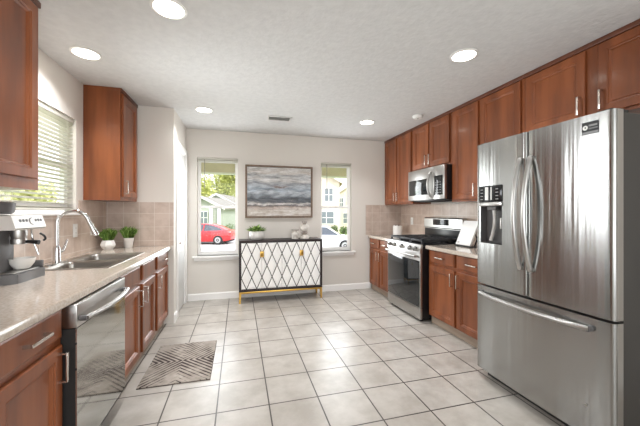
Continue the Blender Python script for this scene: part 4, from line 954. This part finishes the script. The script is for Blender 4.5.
# cars
def car(name, label, p, heading, paint):
    r = thing(name, label, 'car', (p.x, p.y, GZ + .021), heading, None)
    # stations along x (front at +x): x, half width, z low, z belt
    st = [(-2.25, .62, .45, .78), (-2.2, .74, .32, .93), (-1.9, .86, .25, .99), (-1.2, .9, .22, .96), (0, .91, .2, .93), (.9, .9, .2, .92), (1.5, .88, .22, .84), (2.0, .82, .25, .74), (2.22, .7, .3, .64), (2.28, .58, .4, .56)]
    b = MB(); vs = []; fs = []
    for x, hw, zl, zb in st: vs += [(x, -hw * .9, zl), (x, -hw, zl + .15), (x, -hw, zb - .14), (x, -hw * .88, zb), (x, hw * .88, zb), (x, hw, zb - .14), (x, hw, zl + .15), (x, hw * .9, zl)]
    for i in range(len(st) - 1):
        for k in range(8): fs.append((i * 8 + k, i * 8 + (k + 1) % 8, i * 8 + 8 + (k + 1) % 8, i * 8 + 8 + k))
    fs += [list(range(8)), list(range((len(st) - 1) * 8, len(st) * 8))]
    b.add(vs, fs, paint, True); b.build('body', r)
    b = MB(); ca = [(-1.75, .74, .97, .98), (-1.35, .75, .95, 1.2), (-.85, .74, .93, 1.36), (-.2, .74, .92, 1.41), (.35, .74, .91, 1.38), (.8, .75, .9, 1.14), (1.25, .76, .86, .88)]
    vs = []; fs = []
    for x, hw, zb, zt in ca: t = hw - .36 * (zt - zb); vs += [(x, -hw, zb - .02), (x, -t, zt), (x, t, zt), (x, hw, zb - .02)]
    for i in range(len(ca) - 1):
        for k in range(4): fs.append((i * 4 + k, i * 4 + (k + 1) % 4, i * 4 + 4 + (k + 1) % 4, i * 4 + 4 + k))
    fs += [(0, 1, 2, 3), tuple(range((len(ca) - 1) * 4, len(ca) * 4))]
    b.add(vs, fs, M['car_glass'], True); b.build('windows', r)
    b = MB(); vs = []; fs = []
    rf = [(-1.8, .72, .985), (-1.38, .68, 1.215), (-.85, .61, 1.375), (-.2, .585, 1.425), (.33, .59, 1.395), (.4, .6, 1.37)]
    for x, hw, z in rf: vs += [(x, -hw, z - .03), (x, -hw * .9, z + .012), (x, hw * .9, z + .012), (x, hw, z - .03)]
    for i in range(len(rf) - 1):
        for k in range(4): fs.append((i * 4 + k, i * 4 + (k + 1) % 4, i * 4 + 4 + (k + 1) % 4, i * 4 + 4 + k))
    fs += [(0, 1, 2, 3), tuple(range((len(rf) - 1) * 4, len(rf) * 4))]
    b.add(vs, fs, paint, True)
    for s in (-1, 1):
        for xa, za, xb, zb in ((-.35, 1.41, -.3, .9), (.38, 1.38, 1.2, .86)): b.tube([(xa, s * .6, za - .02), (xb, s * .765, zb)], .035, paint, 6)
    b.build('roof', r)
    for x in (-1.38, 1.4):
        for s in (-1, 1):
            mk = Matrix.Translation((x, s * .84, .32)) @ Matrix.Rotation(PI / 2 * -s, 4, 'X')
            b = MB(); b.lathe([(.2, -.1), (.32, -.1), (.33, -.02), (.33, .05), (.31, .085), (.22, .09)], M['tire'], n=24, mx=mk); wh = b.build('wheel', r)
            b = MB(); b.lathe([(.21, .085), (.2, .094), (.05, .088), (.03, .1), (.001, .1)], M['rim'], n=20, mx=mk); b.build('rim', wh)
    for s in (-1, 1):
        b = MB(); b.box(-2.262, -2.15, s * .68 - .12, s * .68 + .12, .74, .86, M['tail'], .02); b.build('tail_lamp', r)
        b = MB(); b.box(2.12, 2.25, s * .6 - .12, s * .6 + .12, .54, .66, M['rim'], .03); b.build('headlamp', r)
    b = MB(); b.box(-2.1, 2.1, -.7, .7, .17, .3, M['tire']); b.build('underbody', r)
    return r
pc = at(218, 243, 21.0) + FWD * .84; hd = PI - YAW
pr = pc - Vector((math.cos(hd), math.sin(hd), 0)) * (-1.38)
car('car', 'red sedan parked outside, seen through the back window left of the painting', pr, hd, M['red_paint'])
pc = at(345, 250, 17.6) + FWD * .84; hd = -YAW
pw_ = pc - Vector((math.cos(hd), math.sin(hd), 0)) * 1.4
car('car', 'white sedan parked outside, seen through the back window right of the painting', pw_, hd, M['white_paint'])
# beyond the sink window
for k, (x, y, h, w) in enumerate(((-11, 15, 4.6, 3.4), (-14, 22.5, 5.5, 4), (-9, 9.5, 3.9, 2.6), (-20, 34, 6.5, 5))):
    tree(('pale green tree directly outside the window above the sink', 'tall yellow-green tree further off outside the window above the sink', 'light green tree outside the near end of the window above the sink', 'distant green tree outside the far end of the window above the sink')[k], (x, y), h, w, M['hedge'], 500, size=.35)
